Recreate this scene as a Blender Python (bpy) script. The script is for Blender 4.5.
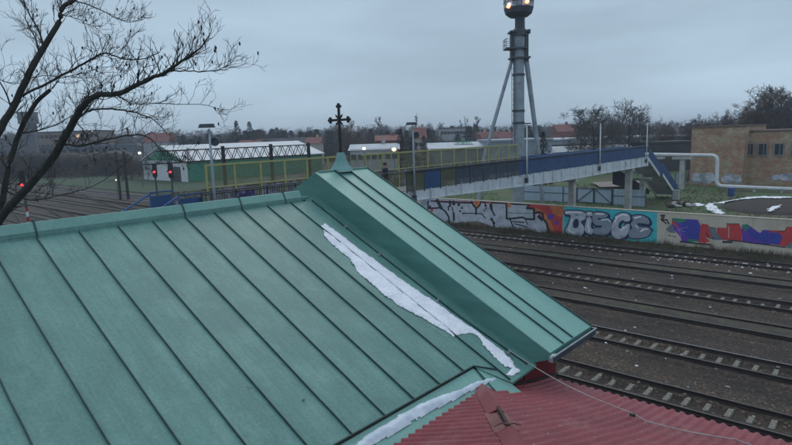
import bpy, bmesh, math, random
import numpy as np
from mathutils import Vector, Matrix, noise
from mathutils.geometry import tessellate_polygon
R = math.radians
rnd = random.Random(7)
scene = bpy.context.scene
for o in list(bpy.data.objects): bpy.data.objects.remove(o)

# ------------------------------------------------------------------ camera
# world: X = across the tracks (church axis), Y = along the tracks, Z up; rails lie near z = 0
FPX, PITCH, ROLL, HEAD, EYE = 569.1, R(8.73), R(-1.85), R(41.9), 9.6
cam_d = bpy.data.cameras.new('camera'); cam = bpy.data.objects.new('camera', cam_d)
scene.collection.objects.link(cam); scene.camera = cam
cam_d.sensor_width = 36; cam_d.lens = FPX / 792 * 36; cam_d.clip_start = .1; cam_d.clip_end = 9000
fwd = Vector((math.cos(HEAD) * math.cos(PITCH), math.sin(HEAD) * math.cos(PITCH), -math.sin(PITCH)))
r0 = Vector((math.sin(HEAD), -math.cos(HEAD), 0)); u0 = r0.cross(fwd)
cr, sr = math.cos(ROLL), math.sin(ROLL)
rt = r0 * cr + u0 * sr; up = u0 * cr - r0 * sr
mw = Matrix((rt, up, -fwd)).transposed().to_4x4(); mw.translation = (0, 0, EYE)
cam.matrix_world = mw

# ------------------------------------------------------------------ sky, sun, exposure
SUN_EL, SUN_AZ = R(42), R(230)
w = bpy.data.worlds.new('World'); scene.world = w; w.use_nodes = True
nt = w.node_tree; nt.nodes.clear()
def nn(t, **k):
    n = nt.nodes.new(t)
    for a, b in k.items(): setattr(n, a, b)
    return n
out = nn('ShaderNodeOutputWorld'); bg = nn('ShaderNodeBackground'); bg.inputs['Strength'].default_value = .1
sky = nn('ShaderNodeTexSky', sky_type='NISHITA', sun_disc=False, sun_elevation=SUN_EL, sun_rotation=SUN_AZ)
tc = nn('ShaderNodeTexCoord'); sep = nn('ShaderNodeSeparateXYZ'); nt.links.new(tc.outputs['Generated'], sep.inputs[0])
mp = nn('ShaderNodeMapping'); mp.inputs['Scale'].default_value = (1.1, 1.1, 5.5); nt.links.new(tc.outputs['Generated'], mp.inputs[0])
no = nn('ShaderNodeTexNoise'); no.inputs['Scale'].default_value = 1.6; no.inputs['Detail'].default_value = 5; no.inputs['Roughness'].default_value = .5
nt.links.new(mp.outputs[0], no.inputs['Vector'])
ramp = nn('ShaderNodeValToRGB'); e = ramp.color_ramp.elements
e[0].position = 0; e[0].color = (.325, .43, .525, 1)
e[1].position = 1; e[1].color = (.60, .67, .78, 1)
for p, c in ((.06, (.33, .435, .53)), (.16, (.335, .44, .535)), (.32, (.355, .455, .55)), (.55, (.43, .52, .61))):
    x = e.new(p); x.color = (*c, 1)
nt.links.new(sep.outputs['Z'], ramp.inputs[0])
mr = nn('ShaderNodeMapRange'); mr.inputs['From Min'].default_value = .3; mr.inputs['From Max'].default_value = .7
mr.inputs['To Min'].default_value = 7.7; mr.inputs['To Max'].default_value = 11.4
nt.links.new(no.outputs[0], mr.inputs[0])
ml = nn('ShaderNodeVectorMath', operation='SCALE'); nt.links.new(ramp.outputs[0], ml.inputs[0]); nt.links.new(mr.outputs[0], ml.inputs['Scale'])
mx = nn('ShaderNodeMix', data_type='RGBA'); mx.inputs[0].default_value = .96
nt.links.new(sky.outputs[0], mx.inputs[6]); nt.links.new(ml.outputs[0], mx.inputs[7])
nt.links.new(mx.outputs[2], bg.inputs['Color']); nt.links.new(bg.outputs[0], out.inputs[0])
sd = bpy.data.lights.new('sun', 'SUN'); sd.energy = .5; sd.angle = R(30); sd.color = (1, .96, .9)
so = bpy.data.objects.new('sun', sd); scene.collection.objects.link(so)
so.rotation_euler = (R(90) - SUN_EL, 0, R(180) - SUN_AZ + R(180))
scene.view_settings.view_transform = 'Standard'; scene.view_settings.look = 'None'
scene.view_settings.exposure = .40; scene.view_settings.gamma = 1; scene.view_settings.use_curve_mapping = False
scene.render.resolution_x = 1024; scene.render.resolution_y = 575
scene.render.engine = 'CYCLES'
scene.cycles.max_bounces = 6; scene.cycles.transparent_max_bounces = 12

# ------------------------------------------------------------------ measuring helpers (photo pixel -> place in the world)
CAM = Vector((0, 0, EYE))
def ray(u, v):
    x = u - 396; y = 222.5 - v
    x, y = cr * x - sr * y, sr * x + cr * y
    f = FPX * math.cos(PITCH) + y * math.sin(PITCH); z = -FPX * math.sin(PITCH) + y * math.cos(PITCH)
    return Vector((f * math.cos(HEAD) + x * math.sin(HEAD), f * math.sin(HEAD) - x * math.cos(HEAD), z))
def on(u, v, n, d):
    D = ray(u, v); n = Vector(n); return CAM + D * ((d - n.dot(CAM)) / n.dot(D))
def gz(u, v, z=0): return on(u, v, (0, 0, 1), z)
def atx(u, v, X): return on(u, v, (1, 0, 0), X)
def aty(u, v, Y): return on(u, v, (0, 1, 0), Y)
VH = (math.cos(HEAD), math.sin(HEAD), 0)
def atd(u, v, d): return on(u, v, VH, d)

# ------------------------------------------------------------------ mesh building
def link(o, parent=None):
    scene.collection.objects.link(o)
    if parent is not None: o.parent = parent
    return o
def tag(o, label=None, cat=None, group=None, kind=None):
    if label: o['label'] = label
    if cat: o['category'] = cat
    if group: o['group'] = group
    if kind: o['kind'] = kind
    return o
def thing(name, label, cat, loc=(0, 0, 0), rz=0, group=None):
    o = bpy.data.objects.new(name, None); o.location = loc; o.rotation_euler = (0, 0, rz); o.empty_display_size = .3
    return tag(link(o), label, cat, group)
def copy_tree(o, parent=None):
    c = o.copy(); link(c)
    if parent is not None: c.parent = parent
    for ch in list(o.children): copy_tree(ch, c)
    return c
class MB:
    def __init__(s): s.v = []; s.f = []; s.m = []
    def face(s, pts, m=0):
        n = len(s.v); s.v += [tuple(p) for p in pts]; s.f.append(tuple(range(n, n + len(pts)))); s.m.append(m); return s
    def box(s, x0, x1, y0, y1, z0, z1, m=0):
        n = len(s.v)
        s.v += [(x0, y0, z0), (x1, y0, z0), (x1, y1, z0), (x0, y1, z0), (x0, y0, z1), (x1, y0, z1), (x1, y1, z1), (x0, y1, z1)]
        for q in ((0, 3, 2, 1), (4, 5, 6, 7), (0, 1, 5, 4), (1, 2, 6, 5), (2, 3, 7, 6), (3, 0, 4, 7)):
            s.f.append(tuple(n + i for i in q)); s.m.append(m)
        return s
    def hexa(s, P, m=0):   # 8 corners: bottom 4, top 4 (same winding)
        n = len(s.v); s.v += [tuple(p) for p in P]
        for q in ((0, 3, 2, 1), (4, 5, 6, 7), (0, 1, 5, 4), (1, 2, 6, 5), (2, 3, 7, 6), (3, 0, 4, 7)):
            s.f.append(tuple(n + i for i in q)); s.m.append(m)
        return s
    def beam(s, a, b, w_, h_, m=0, upv=(0, 0, 1)):
        a = Vector(a); b = Vector(b); d = (b - a).normalized(); u = Vector(upv)
        if abs(d.dot(u)) > .98: u = Vector((1, 0, 0))
        sx = d.cross(u).normalized() * w_ / 2; sz = sx.cross(d).normalized() * h_ / 2
        return s.hexa([a - sx - sz, a + sx - sz, a + sx + sz, a - sx + sz, b - sx - sz, b + sx - sz, b + sx + sz, b - sx + sz], m)
    def tube(s, pts, rad, n=6, m=0, cap=True):
        pts = [Vector(p) for p in pts]; base = len(s.v)
        if not hasattr(rad, '__len__'): rad = [rad] * len(pts)
        prev = None
        for i, p in enumerate(pts):
            d = (pts[min(i + 1, len(pts) - 1)] - pts[max(i - 1, 0)]).normalized()
            a = prev if prev is not None else (Vector((0, 0, 1)) if abs(d.z) < .9 else Vector((1, 0, 0)))
            x = d.cross(a).normalized(); y = x.cross(d); prev = y
            for k in range(n):
                t = 2 * math.pi * k / n; s.v.append(tuple(p + (x * math.cos(t) + y * math.sin(t)) * rad[i]))
        for i in range(len(pts) - 1):
            for k in range(n):
                s.f.append((base + i * n + k, base + i * n + (k + 1) % n, base + (i + 1) * n + (k + 1) % n, base + (i + 1) * n + k)); s.m.append(m)
        if cap:
            s.f.append(tuple(base + k for k in range(n))[::-1]); s.m.append(m)
            s.f.append(tuple(base + (len(pts) - 1) * n + k for k in range(n))); s.m.append(m)
        return s
    def grid(s, fn, nu, nv, m=0):
        b = len(s.v)
        for i in range(nu + 1):
            for j in range(nv + 1): s.v.append(tuple(fn(i / nu, j / nv)))
        for i in range(nu):
            for j in range(nv):
                a = b + i * (nv + 1) + j; s.f.append((a, a + nv + 1, a + nv + 2, a + 1)); s.m.append(m)
        return s
    def blob(s, c, rx, ry, rz, m=0, n=6, k=4, seed=0, amp=.25):
        b = len(s.v); q = random.Random(seed)
        for i in range(k + 1):
            ph = math.pi * i / k
            for j in range(n):
                t = 2 * math.pi * j / n; a = 1 + q.uniform(-amp, amp)
                s.v.append((c[0] + rx * a * math.sin(ph) * math.cos(t), c[1] + ry * a * math.sin(ph) * math.sin(t), c[2] + rz * (1 if i in (0, k) else a) * math.cos(ph)))
        for i in range(k):
            for j in range(n):
                s.f.append((b + i * n + j, b + (i + 1) * n + j, b + (i + 1) * n + (j + 1) % n, b + i * n + (j + 1) % n)); s.m.append(m)
        return s
    def build(s, name, mats, parent=None, smooth=False, bevel=0):
        me = bpy.data.meshes.new(name); me.from_pydata(s.v, [], s.f)
        if not isinstance(mats, (list, tuple)): mats = [mats]
        for x in mats: me.materials.append(x)
        if len(mats) > 1: me.polygons.foreach_set('material_index', s.m)
        if smooth: me.polygons.foreach_set('use_smooth', [True] * len(s.f))
        me.update()
        bm = bmesh.new(); bm.from_mesh(me); bmesh.ops.recalc_face_normals(bm, faces=bm.faces) if len(s.f) < 60000 else None
        bm.to_mesh(me); bm.free()
        o = link(bpy.data.objects.new(name, me), parent)
        if bevel:
            b = o.modifiers.new('bevel', 'BEVEL'); b.width = bevel; b.segments = 2; b.limit_method = 'ANGLE'
        return o
def arr_obj(name, V, F, mat, parent=None, smooth=False):
    me = bpy.data.meshes.new(name)
    V = np.asarray(V, np.float32); F = np.asarray(F, np.int32)
    me.vertices.add(len(V)); me.vertices.foreach_set('co', V.ravel())
    k = F.shape[1]
    me.loops.add(F.size); me.loops.foreach_set('vertex_index', F.ravel())
    me.polygons.add(len(F)); me.polygons.foreach_set('loop_start', np.arange(0, F.size, k, dtype=np.int32))
    me.polygons.foreach_set('loop_total', np.full(len(F), k, np.int32))
    if smooth: me.polygons.foreach_set('use_smooth', np.ones(len(F), bool))
    me.materials.append(mat); me.update(calc_edges=True)
    return link(bpy.data.objects.new(name, me), parent)

# ------------------------------------------------------------------ materials
def mat(name, c1, c2=None, scale=3, rough=.8, bump=0, bscale=None, detail=5, stretch=(1, 1, 1), metal=0, contrast=(.35, .65), c3=None, s3=.4, k3=(.55, .7), spec=.5, fine=0, fsc=1):
    m = bpy.data.materials.new(name); m.use_nodes = True; t = m.node_tree; b = t.nodes['Principled BSDF']
    b.inputs['Roughness'].default_value = rough; b.inputs['Metallic'].default_value = metal; b.inputs['Specular IOR Level'].default_value = spec
    c2 = c2 or tuple(x * .72 for x in c1)
    g = t.nodes.new('ShaderNodeTexCoord'); mp = t.nodes.new('ShaderNodeMapping'); mp.inputs['Scale'].default_value = stretch
    t.links.new(g.outputs['Object'], mp.inputs[0])
    n = t.nodes.new('ShaderNodeTexNoise'); n.inputs['Scale'].default_value = scale; n.inputs['Detail'].default_value = detail; n.inputs['Roughness'].default_value = .62
    t.links.new(mp.outputs[0], n.inputs['Vector'])
    r = t.nodes.new('ShaderNodeValToRGB'); r.color_ramp.elements[0].position = contrast[0]; r.color_ramp.elements[1].position = contrast[1]
    r.color_ramp.elements[0].color = (*c2, 1); r.color_ramp.elements[1].color = (*c1, 1); t.links.new(n.outputs[0], r.inputs[0])
    col = r.outputs[0]
    if c3:
        n2 = t.nodes.new('ShaderNodeTexNoise'); n2.inputs['Scale'].default_value = s3; n2.inputs['Detail'].default_value = 6; n2.inputs['Roughness'].default_value = .65
        t.links.new(mp.outputs[0], n2.inputs['Vector'])
        q = t.nodes.new('ShaderNodeMapRange'); q.inputs[1].default_value = k3[0]; q.inputs[2].default_value = k3[1]; t.links.new(n2.outputs[0], q.inputs[0])
        x = t.nodes.new('ShaderNodeMix'); x.data_type = 'RGBA'; t.links.new(q.outputs[0], x.inputs[0]); t.links.new(col, x.inputs[6]); x.inputs[7].default_value = (*c3, 1)
        col = x.outputs[2]
    if fine:
        n4 = t.nodes.new('ShaderNodeTexNoise'); n4.inputs['Scale'].default_value = fine; n4.inputs['Detail'].default_value = 3
        t.links.new(g.outputs['Object'], n4.inputs['Vector'])
        q = t.nodes.new('ShaderNodeMapRange'); q.inputs[1].default_value = .3; q.inputs[2].default_value = .7; q.inputs[3].default_value = 1 - .28 * fsc; q.inputs[4].default_value = 1 + .22 * fsc; t.links.new(n4.outputs[0], q.inputs[0])
        x = t.nodes.new('ShaderNodeVectorMath'); x.operation = 'SCALE'; t.links.new(col, x.inputs[0]); t.links.new(q.outputs[0], x.inputs['Scale']); col = x.outputs[0]
    t.links.new(col, b.inputs['Base Color'])
    if bump:
        n3 = t.nodes.new('ShaderNodeTexNoise'); n3.inputs['Scale'].default_value = bscale or scale * 4; n3.inputs['Detail'].default_value = 4
        t.links.new(mp.outputs[0], n3.inputs['Vector'])
        bu = t.nodes.new('ShaderNodeBump'); bu.inputs['Strength'].default_value = bump; bu.inputs['Distance'].default_value = .03
        t.links.new(n3.outputs[0], bu.inputs['Height']); t.links.new(bu.outputs[0], b.inputs['Normal'])
    return m
def glow(name, c, s):
    m = bpy.data.materials.new(name); m.use_nodes = True; b = m.node_tree.nodes['Principled BSDF']
    b.inputs['Base Color'].default_value = (*[min(1, x) for x in c], 1); b.inputs['Emission Color'].default_value = (*c, 1); b.inputs['Emission Strength'].default_value = s
    return m
def mesh_mat(name, c, cover, cell=.05):
    m = bpy.data.materials.new(name); m.use_nodes = True; t = m.node_tree; b = t.nodes['Principled BSDF']
    b.inputs['Base Color'].default_value = (*c, 1); b.inputs['Roughness'].default_value = .7
    g = t.nodes.new('ShaderNodeTexCoord'); n = t.nodes.new('ShaderNodeTexNoise'); n.inputs['Scale'].default_value = 1.3; t.links.new(g.outputs['Object'], n.inputs['Vector'])
    q = t.nodes.new('ShaderNodeMapRange'); q.inputs[1].default_value = .3; q.inputs[2].default_value = .7; q.inputs[3].default_value = cover - .12; q.inputs[4].default_value = cover + .12
    t.links.new(n.outputs[0], q.inputs[0]); t.links.new(q.outputs[0], b.inputs['Alpha'])
    return m

PAT = mat('patina_sheet', (.103, .252, .222), (.080, .208, .188), 1.1, .52, .45, 1.3, stretch=(1, .5, 1), c3=(.135, .290, .258), s3=2.2, k3=(.48, .75), fsc=.5, fine=28)
def panel_tone(m):   # each metal panel has its own slight tone
    t = m.node_tree; b = t.nodes['Principled BSDF']; src = b.inputs['Base Color'].links[0].from_socket
    g = t.nodes.new('ShaderNodeTexCoord'); sp = t.nodes.new('ShaderNodeSeparateXYZ'); t.links.new(g.outputs['Object'], sp.inputs[0])
    a = t.nodes.new('ShaderNodeMath'); a.operation = 'SUBTRACT'; a.inputs[1].default_value = 7.77; t.links.new(sp.outputs['X'], a.inputs[0])
    d = t.nodes.new('ShaderNodeMath'); d.operation = 'DIVIDE'; d.inputs[1].default_value = .623; t.links.new(a.outputs[0], d.inputs[0])
    f = t.nodes.new('ShaderNodeMath'); f.operation = 'FLOOR'; t.links.new(d.outputs[0], f.inputs[0])
    wn = t.nodes.new('ShaderNodeTexWhiteNoise'); wn.noise_dimensions = '1D'; t.links.new(f.outputs[0], wn.inputs['W'])
    q = t.nodes.new('ShaderNodeMapRange'); q.inputs[3].default_value = .92; q.inputs[4].default_value = 1.07; t.links.new(wn.outputs[0], q.inputs[0])
    x = t.nodes.new('ShaderNodeVectorMath'); x.operation = 'SCALE'; t.links.new(src, x.inputs[0]); t.links.new(q.outputs[0], x.inputs['Scale'])
    # faint run-off streaks down the slope
    mp = t.nodes.new('ShaderNodeMapping'); mp.inputs['Scale'].default_value = (26, .7, .7); t.links.new(g.outputs['Object'], mp.inputs[0])
    n = t.nodes.new('ShaderNodeTexNoise'); n.inputs['Scale'].default_value = 1; n.inputs['Detail'].default_value = 3; t.links.new(mp.outputs[0], n.inputs['Vector'])
    k = t.nodes.new('ShaderNodeMapRange'); k.inputs[1].default_value = .35; k.inputs[2].default_value = .7; k.inputs[3].default_value = .93; k.inputs[4].default_value = 1.07; t.links.new(n.outputs[0], k.inputs[0])
    y = t.nodes.new('ShaderNodeVectorMath'); y.operation = 'SCALE'; t.links.new(x.outputs[0], y.inputs[0]); t.links.new(k.outputs[0], y.inputs['Scale']); t.links.new(y.outputs[0], b.inputs['Base Color'])
panel_tone(PAT)
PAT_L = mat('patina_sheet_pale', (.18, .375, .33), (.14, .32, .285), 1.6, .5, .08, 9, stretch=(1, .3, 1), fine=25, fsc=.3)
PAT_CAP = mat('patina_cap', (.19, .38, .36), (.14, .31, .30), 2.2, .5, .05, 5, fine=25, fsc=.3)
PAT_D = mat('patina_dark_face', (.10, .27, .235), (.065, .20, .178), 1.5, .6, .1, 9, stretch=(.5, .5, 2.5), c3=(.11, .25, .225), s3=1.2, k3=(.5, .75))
SEAM = mat('seam_grime', (.030, .080, .075), (.016, .046, .046), 6, .6)
SNOW = mat('snow', (.82, .86, .92), (.70, .75, .83), 5, .7, .5, 22, spec=.3, fine=40, fsc=.25)
RED = mat('red_sheet', (.255, .046, .058), (.195, .034, .045), .9, .55, .1, 20, c3=(.28, .095, .10), s3=1.4, k3=(.5, .72), fine=22, fsc=.7)
RED_D = mat('red_wall_paint', (.20, .017, .027), (.14, .012, .018), 2, .6, .1)
RUSTRED = mat('worn_red_cap', (.24, .085, .075), (.13, .04, .038), 3.5, .6, .1, c3=(.26, .15, .13), s3=4)
BLACK = mat('black_iron', (.012, .012, .014), rough=.5)
ZINC = mat('zinc', (.34, .38, .40), (.22, .25, .27), 4, .45, metal=.2)
CABLE = mat('pale_cable', (.42, .44, .43), rough=.6)
BARK = mat('dark_bark', (.040, .036, .031), (.020, .018, .017), 5, .9, .4, 25)
TWIG = mat('twig', (.030, .026, .024), (.018, .016, .015), 2, .9)
TWIG_R = mat('reddish_twigs', (.13, .092, .075), (.085, .062, .052), .4, .9)
TWIG_G = mat('grey_twigs', (.085, .080, .076), (.055, .052, .052), .4, .9)
NEEDLE = mat('needles', (.022, .040, .030), (.010, .020, .017), .5, .9)
CREAMWALL = mat('cream_concrete', (.60, .55, .46), (.52, .47, .39), .8, .85, .15, 12, c3=(.40, .36, .30), s3=.55, k3=(.5, .75), fine=9, fsc=.4)
CONC = mat('pale_concrete', (.42, .43, .42), (.30, .31, .31), 1.2, .85, .15, 10, c3=(.2, .2, .19), s3=1.4)
GIRD = mat('grey_white_girder', (.60, .66, .70), (.48, .53, .57), .9, .6, c3=(.2, .2, .19), s3=2, k3=(.56, .75))
BLUE = mat('navy_blue_paint', (.018, .068, .19), (.013, .050, .145), .6, .55, c3=(.028, .088, .22), s3=1.4)
BLUE_RAIL = mat('blue_rail_paint', (.045, .11, .30), (.03, .08, .22), 2, .5)
YEL = mat('yellow_paint', (.37, .36, .14), (.28, .28, .11), 2, .6)
OLIVE = mesh_mat('olive_mesh', (.17, .17, .08), .22)
OLIVE2 = mesh_mat('navy_mesh', (.035, .062, .10), .74)
OLIVE3 = mesh_mat('mid_olive_mesh', (.085, .10, .06), .74)
SPARSE = mesh_mat('sparse_mesh', (.11, .115, .06), .14)
STEEL = mat('light_grey_steel', (.31, .36, .41), (.22, .27, .32), 1, .5, c3=(.15, .18, .21), s3=.8, k3=(.48, .7))
STEEL_D = mat('dark_grey_steel', (.055, .075, .095), (.035, .05, .068), 1.5, .55)
WHITE = mat('white_paint', (.62, .65, .66), (.5, .53, .55), 2, .5)
RAIL = mat('rusty_rail', (.028, .022, .020), (.015, .013, .012), 4, .6)
RAILTOP = mat('rail_head', (.085, .082, .08), (.05, .048, .046), 2, .5, metal=.2)
RAILSHINE = mat('worn_rail_head', (.26, .26, .265), (.16, .16, .165), 2, .35, metal=.6)
SLEEP = mat('concrete_sleeper', (.24, .235, .20), (.13, .125, .105), 3.5, .9, .3, c3=(.08, .07, .06), s3=5, fine=30)
SLEEP_W = mat('frosted_sleeper', (.46, .47, .47), (.2, .2, .2), 1.2, .9, .2, contrast=(.4, .6))
ASPH = mat('dark_tar', (.03, .03, .03))
GLASS = mat('dark_glass', (.02, .03, .04), rough=.15)

def ballast_mat():
    m = bpy.data.materials.new('ballast'); m.use_nodes = True; t = m.node_tree; b = t.nodes['Principled BSDF']; b.inputs['Roughness'].default_value = .9
    g = t.nodes.new('ShaderNodeTexCoord')
    vo = t.nodes.new('ShaderNodeTexVoronoi'); vo.inputs['Scale'].default_value = 15; t.links.new(g.outputs['Object'], vo.inputs['Vector'])
    sp = t.nodes.new('ShaderNodeSeparateColor'); t.links.new(vo.outputs['Color'], sp.inputs[0])
    r = t.nodes.new('ShaderNodeValToRGB'); E = r.color_ramp.elements
    E[0].position = 0; E[0].color = (.014, .012, .011, 1); E[1].position = 1; E[1].color = (.17, .155, .14, 1)
    x = E.new(.5); x.color = (.036, .031, .027, 1); x = E.new(.93); x.color = (.062, .055, .048, 1)
    t.links.new(sp.outputs[0], r.inputs[0])
    n = t.nodes.new('ShaderNodeTexNoise'); n.inputs['Scale'].default_value = .35; n.inputs['Detail'].default_value = 8; n.inputs['Roughness'].default_value = .65
    mp = t.nodes.new('ShaderNodeMapping'); mp.inputs['Scale'].default_value = (1.6, .45, 1); t.links.new(g.outputs['Object'], mp.inputs[0]); t.links.new(mp.outputs[0], n.inputs['Vector'])
    r2 = t.nodes.new('ShaderNodeValToRGB'); E = r2.color_ramp.elements
    E[0].position = .36; E[0].color = (.38, .32, .28, 1); E[1].position = .64; E[1].color = (1.38, 1.12, .88, 1)
    t.links.new(n.outputs[0], r2.inputs[0])
    mu = t.nodes.new('ShaderNodeMix'); mu.data_type = 'RGBA'; mu.blend_type = 'MULTIPLY'; mu.inputs[0].default_value = 1
    t.links.new(r.outputs[0], mu.inputs[6]); t.links.new(r2.outputs[0], mu.inputs[7]); t.links.new(mu.outputs[2], b.inputs['Base Color'])
    bu = t.nodes.new('ShaderNodeBump'); bu.inputs['Strength'].default_value = .7; bu.inputs['Distance'].default_value = .03; bu.invert = True
    t.links.new(vo.outputs['Distance'], bu.inputs['Height']); t.links.new(bu.outputs[0], b.inputs['Normal'])
    return m
BALLAST = ballast_mat()
MOSS = mat('mossy_gravel', (.065, .058, .040), (.034, .030, .024), 2.2, .95, .5, 30, c3=(.09, .095, .04), s3=.8, fine=18)
GRASS = mat('dull_grass', (.060, .115, .036), (.044, .074, .028), .35, .95, .4, 8, c3=(.095, .085, .05), s3=.16, k3=(.48, .62), fine=5)
MEADOW = mat('green_meadow', (.030, .066, .024), (.024, .048, .019), .12, .95, .3, 4, fine=1.2)
FARGND = mat('far_ground', (.050, .055, .040), (.035, .036, .030), .02, .95, detail=8)
DIRT = mat('dark_earth', (.035, .028, .022), (.022, .019, .016), 1.2, .95, .5, 8, fine=6)
PATHM = mat('pinkish_paving', (.24, .20, .18), (.19, .155, .14), .8, .9)

# ------------------------------------------------------------------ ground and setting
G = MB().face([(-2500, -2500, -.12), (4500, -2500, -.12), (4500, 4500, -.12), (-2500, 4500, -.12)]).build('ground', FARGND); tag(G, kind='structure')
TRACKS = [(20.5, 1), (25.2, 1), (30.2, 0), (34.7, 1), (39.8, 0), (44.5, 2)]   # x centre, sleepers seen
def bheight(x, y):
    h = noise.noise(Vector((x * 1.2, y * .8, 0))) * .03 + noise.noise(Vector((x * 4.5, y * 4.5, 3))) * .028
    xc, s = min(TRACKS, key=lambda t: abs(x - t[0])); a = abs(x - xc)
    if a < 1.5:
        if s:
            if a < .66: h += -.05 if -.22 < x - xc < .42 + noise.noise(Vector((0, y * 3, xc))) * .2 else .055
            elif a < .86: h += .04
            else: h += (.05 if s == 1 else .03) if a < 1.3 else .0
        else: h += .085 if a < .62 else (.05 if a > .88 else .02)
    else: h += .01 - min(.05, (a - 1.5) * .05)
    return h
def ballast_part():
    nx, ny = 250, 560; X0, X1, Y0, Y1 = 16.2, 47.0, -4, 72
    xs = np.linspace(X0, X1, nx + 1); ys = np.linspace(Y0, Y1, ny + 1)
    V = np.array([(x, y, bheight(x, y)) for x in xs for y in ys])
    i, j = np.meshgrid(np.arange(nx), np.arange(ny), indexing='ij'); a = (i * (ny + 1) + j).ravel()
    o = arr_obj('ballast_bed', V, np.stack([a, a + ny + 1, a + ny + 2, a + 1], 1), BALLAST, smooth=True); tag(o, kind='structure')
ballast_part()
tag(MB().face([(12, 71.9, -.03), (47.2, 71.9, -.03), (47.2, 700, -.03), (12, 700, -.03)]).build('ballast_bed', BALLAST), kind='structure')
tag(MB().face([(12, -60, -.03), (47.2, -60, -.03), (47.2, -4, -.03), (12, -4, -.03)]).build('ballast_bed', BALLAST), kind='structure')
# verge at the foot of the painted wall
def verge(a, b):
    y = -60 + a * 106; x = 46.2 + b * 2.1
    return (x, y, -.04 + b * .22 + noise.noise(Vector((x, y * .6, 1))) * .10)
tag(MB().grid(verge, 260, 8).build('grass_verge', mat('verge_soil', (.05, .045, .03), (.03, .028, .02), 2, .95, .5, 12, c3=(.055, .06, .03), s3=1), smooth=True), kind='structure')
# raised field behind the wall
def field(a, b):
    x = 48.45 + a * a * 100; y = -70 + b * 152
    z = fieldz(x, y)
    return (x, y, z)
def fieldz(x, y):
    z = .55 + noise.noise(Vector((x * .07, y * .07, 2))) * .25 * min(1, (x - 48) / 6) + noise.noise(Vector((x * .5, y * .5, 4))) * .05
    if y > 40: z -= (y - 40) / 6 * .75 * max(0, min(1, (58 - x) / 8))
    if y > 70: z -= (y - 70) / 10 * .9
    return z
FIELD = MB().grid(field, 120, 120).build('grass_field', GRASS, smooth=True); tag(FIELD, kind='structure')
tag(MB().face([(50, 106, -.01), (86, 96, -.01), (100, 230, -.01), (50, 230, -.01)]).build('green_meadow', MEADOW), kind='structure')
def bank(a, b):
    u = -60 + b * 230; d = 176 + a * 26; p = atd(u, 150, d); zt_ = 7.1 * min(1, a * 1.9) * (1 if b < .8 else max(0, (1 - b) / .2)); return (p.x, p.y, -.1 + zt_ + noise.noise(Vector((p.x * .1, p.y * .1, 0))) * .8 * a)
tag(MB().grid(bank, 14, 90).build('embankment', mat('winter_bank', (.055, .042, .032), (.032, .026, .021), .25, .95, .5, 2, fine=1.5), smooth=True), kind='structure')
tag(MB().face([tuple(gz(u_, v_, .95)) for u_, v_ in ((600, 187), (592, 182), (640, 180.5), (640, 186))]).build('paved_yard', PATHM), kind='structure')

# ------------------------------------------------------------------ rails
RP = [(-.07, 0), (.07, 0), (.07, .02), (.02, .04), (.015, .11), (.036, .125), (.036, .155), (-.036, .155), (-.036, .125), (-.015, .11), (-.02, .04), (-.07, .02)]
sl_me = {}
TL = ['railway track nearest the red roof, with pale sleepers showing', 'second railway track from the red roof, with pale sleepers and a bright rail', 'third railway track from the red roof, filled with brownish green gravel',
      'middle railway track with white sleeper blocks, between two gravel filled tracks', 'fifth railway track out, gravel filled, next to the track along the graffiti wall', 'railway track running along the foot of the graffiti wall']
for k, (xc, s) in enumerate(TRACKS):
    t = thing('railway_track', TL[k], 'railway track', (xc, 0, 0), 0, 'parallel railway tracks')
    for sx in (-1, 1):
        m = MB(); prof = [(sx * .75 + px, .05 + pz) for px, pz in RP]; n = len(prof)
        ys = [-58, 0, 60, 200, 690]
        for y in ys: m.v += [(p[0], y, p[1]) for p in prof]
        for i in range(len(ys) - 1):
            for q in range(n):
                m.f.append((i * n + q, i * n + (q + 1) % n, (i + 1) * n + (q + 1) % n, (i + 1) * n + q)); m.m.append(1 if q == 6 else 0)
        m.build('rail', [RAIL, RAILSHINE if k == 1 and sx > 0 else RAILTOP], t)
    if s:
        me = None; y = -4.0; rows = []
        while y < 160: rows.append(y); y += .65
        rows.sort(key=lambda y: abs(y - 4) if y > 0 else 50 - y)
        for i, y in enumerate(rows[:100]):
            if me is None:
                o = MB().hexa([(-1.25, -.12, -.15), (1.25, -.12, -.15), (1.25, .12, -.15), (-1.25, .12, -.15), (-1.22, -.08, .03), (1.22, -.08, .03), (1.22, .08, .03), (-1.22, .08, .03)]).build('sleeper', SLEEP_W if s == 2 else SLEEP, t); me = o.data
            else: o = link(bpy.data.objects.new('sleeper', me), t)
            o.location = (rnd.uniform(-.03, .03), y + rnd.uniform(-.03, .03), rnd.uniform(-.015, .01)); o.rotation_euler = (0, 0, rnd.uniform(-.02, .02))
        m = MB()
        for y in rows[100:]: m.box(-1.22, 1.22, y - .1, y + .1, -.02, .03)
        tag(m.build('distant_sleepers', SLEEP_W if s == 2 else SLEEP, t), kind='stuff')
    else:
        m = MB()
        m.grid(lambda a, b: ((b - .5) * 1.30, -20 + a * 400, .125 + .02 * math.sin(b * 3.14) + .012 * noise.noise(Vector((a * 900, b * 5, xc)))), 400, 5)
        m.build('gravel_infill', MOSS, t, smooth=True)
# a few turnout rails far to the left
m = MB()
for a, b in ((Vector((20.5, 46, .1)), Vector((30.2, 100, .1))), (Vector((30.2, 52, .1)), Vector((39.8, 108, .1))), (Vector((16, 60, .1)), Vector((34.7, 150, .1)))):
    for s_ in (-.75, .75): m.beam(a + Vector((s_, 0, 0)), b + Vector((s_, 0, 0)), .07, .13)
tag(m.build('crossover_rails', RAIL), 'rusty rails crossing between the tracks left of the blue stairs', 'railway points')

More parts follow.
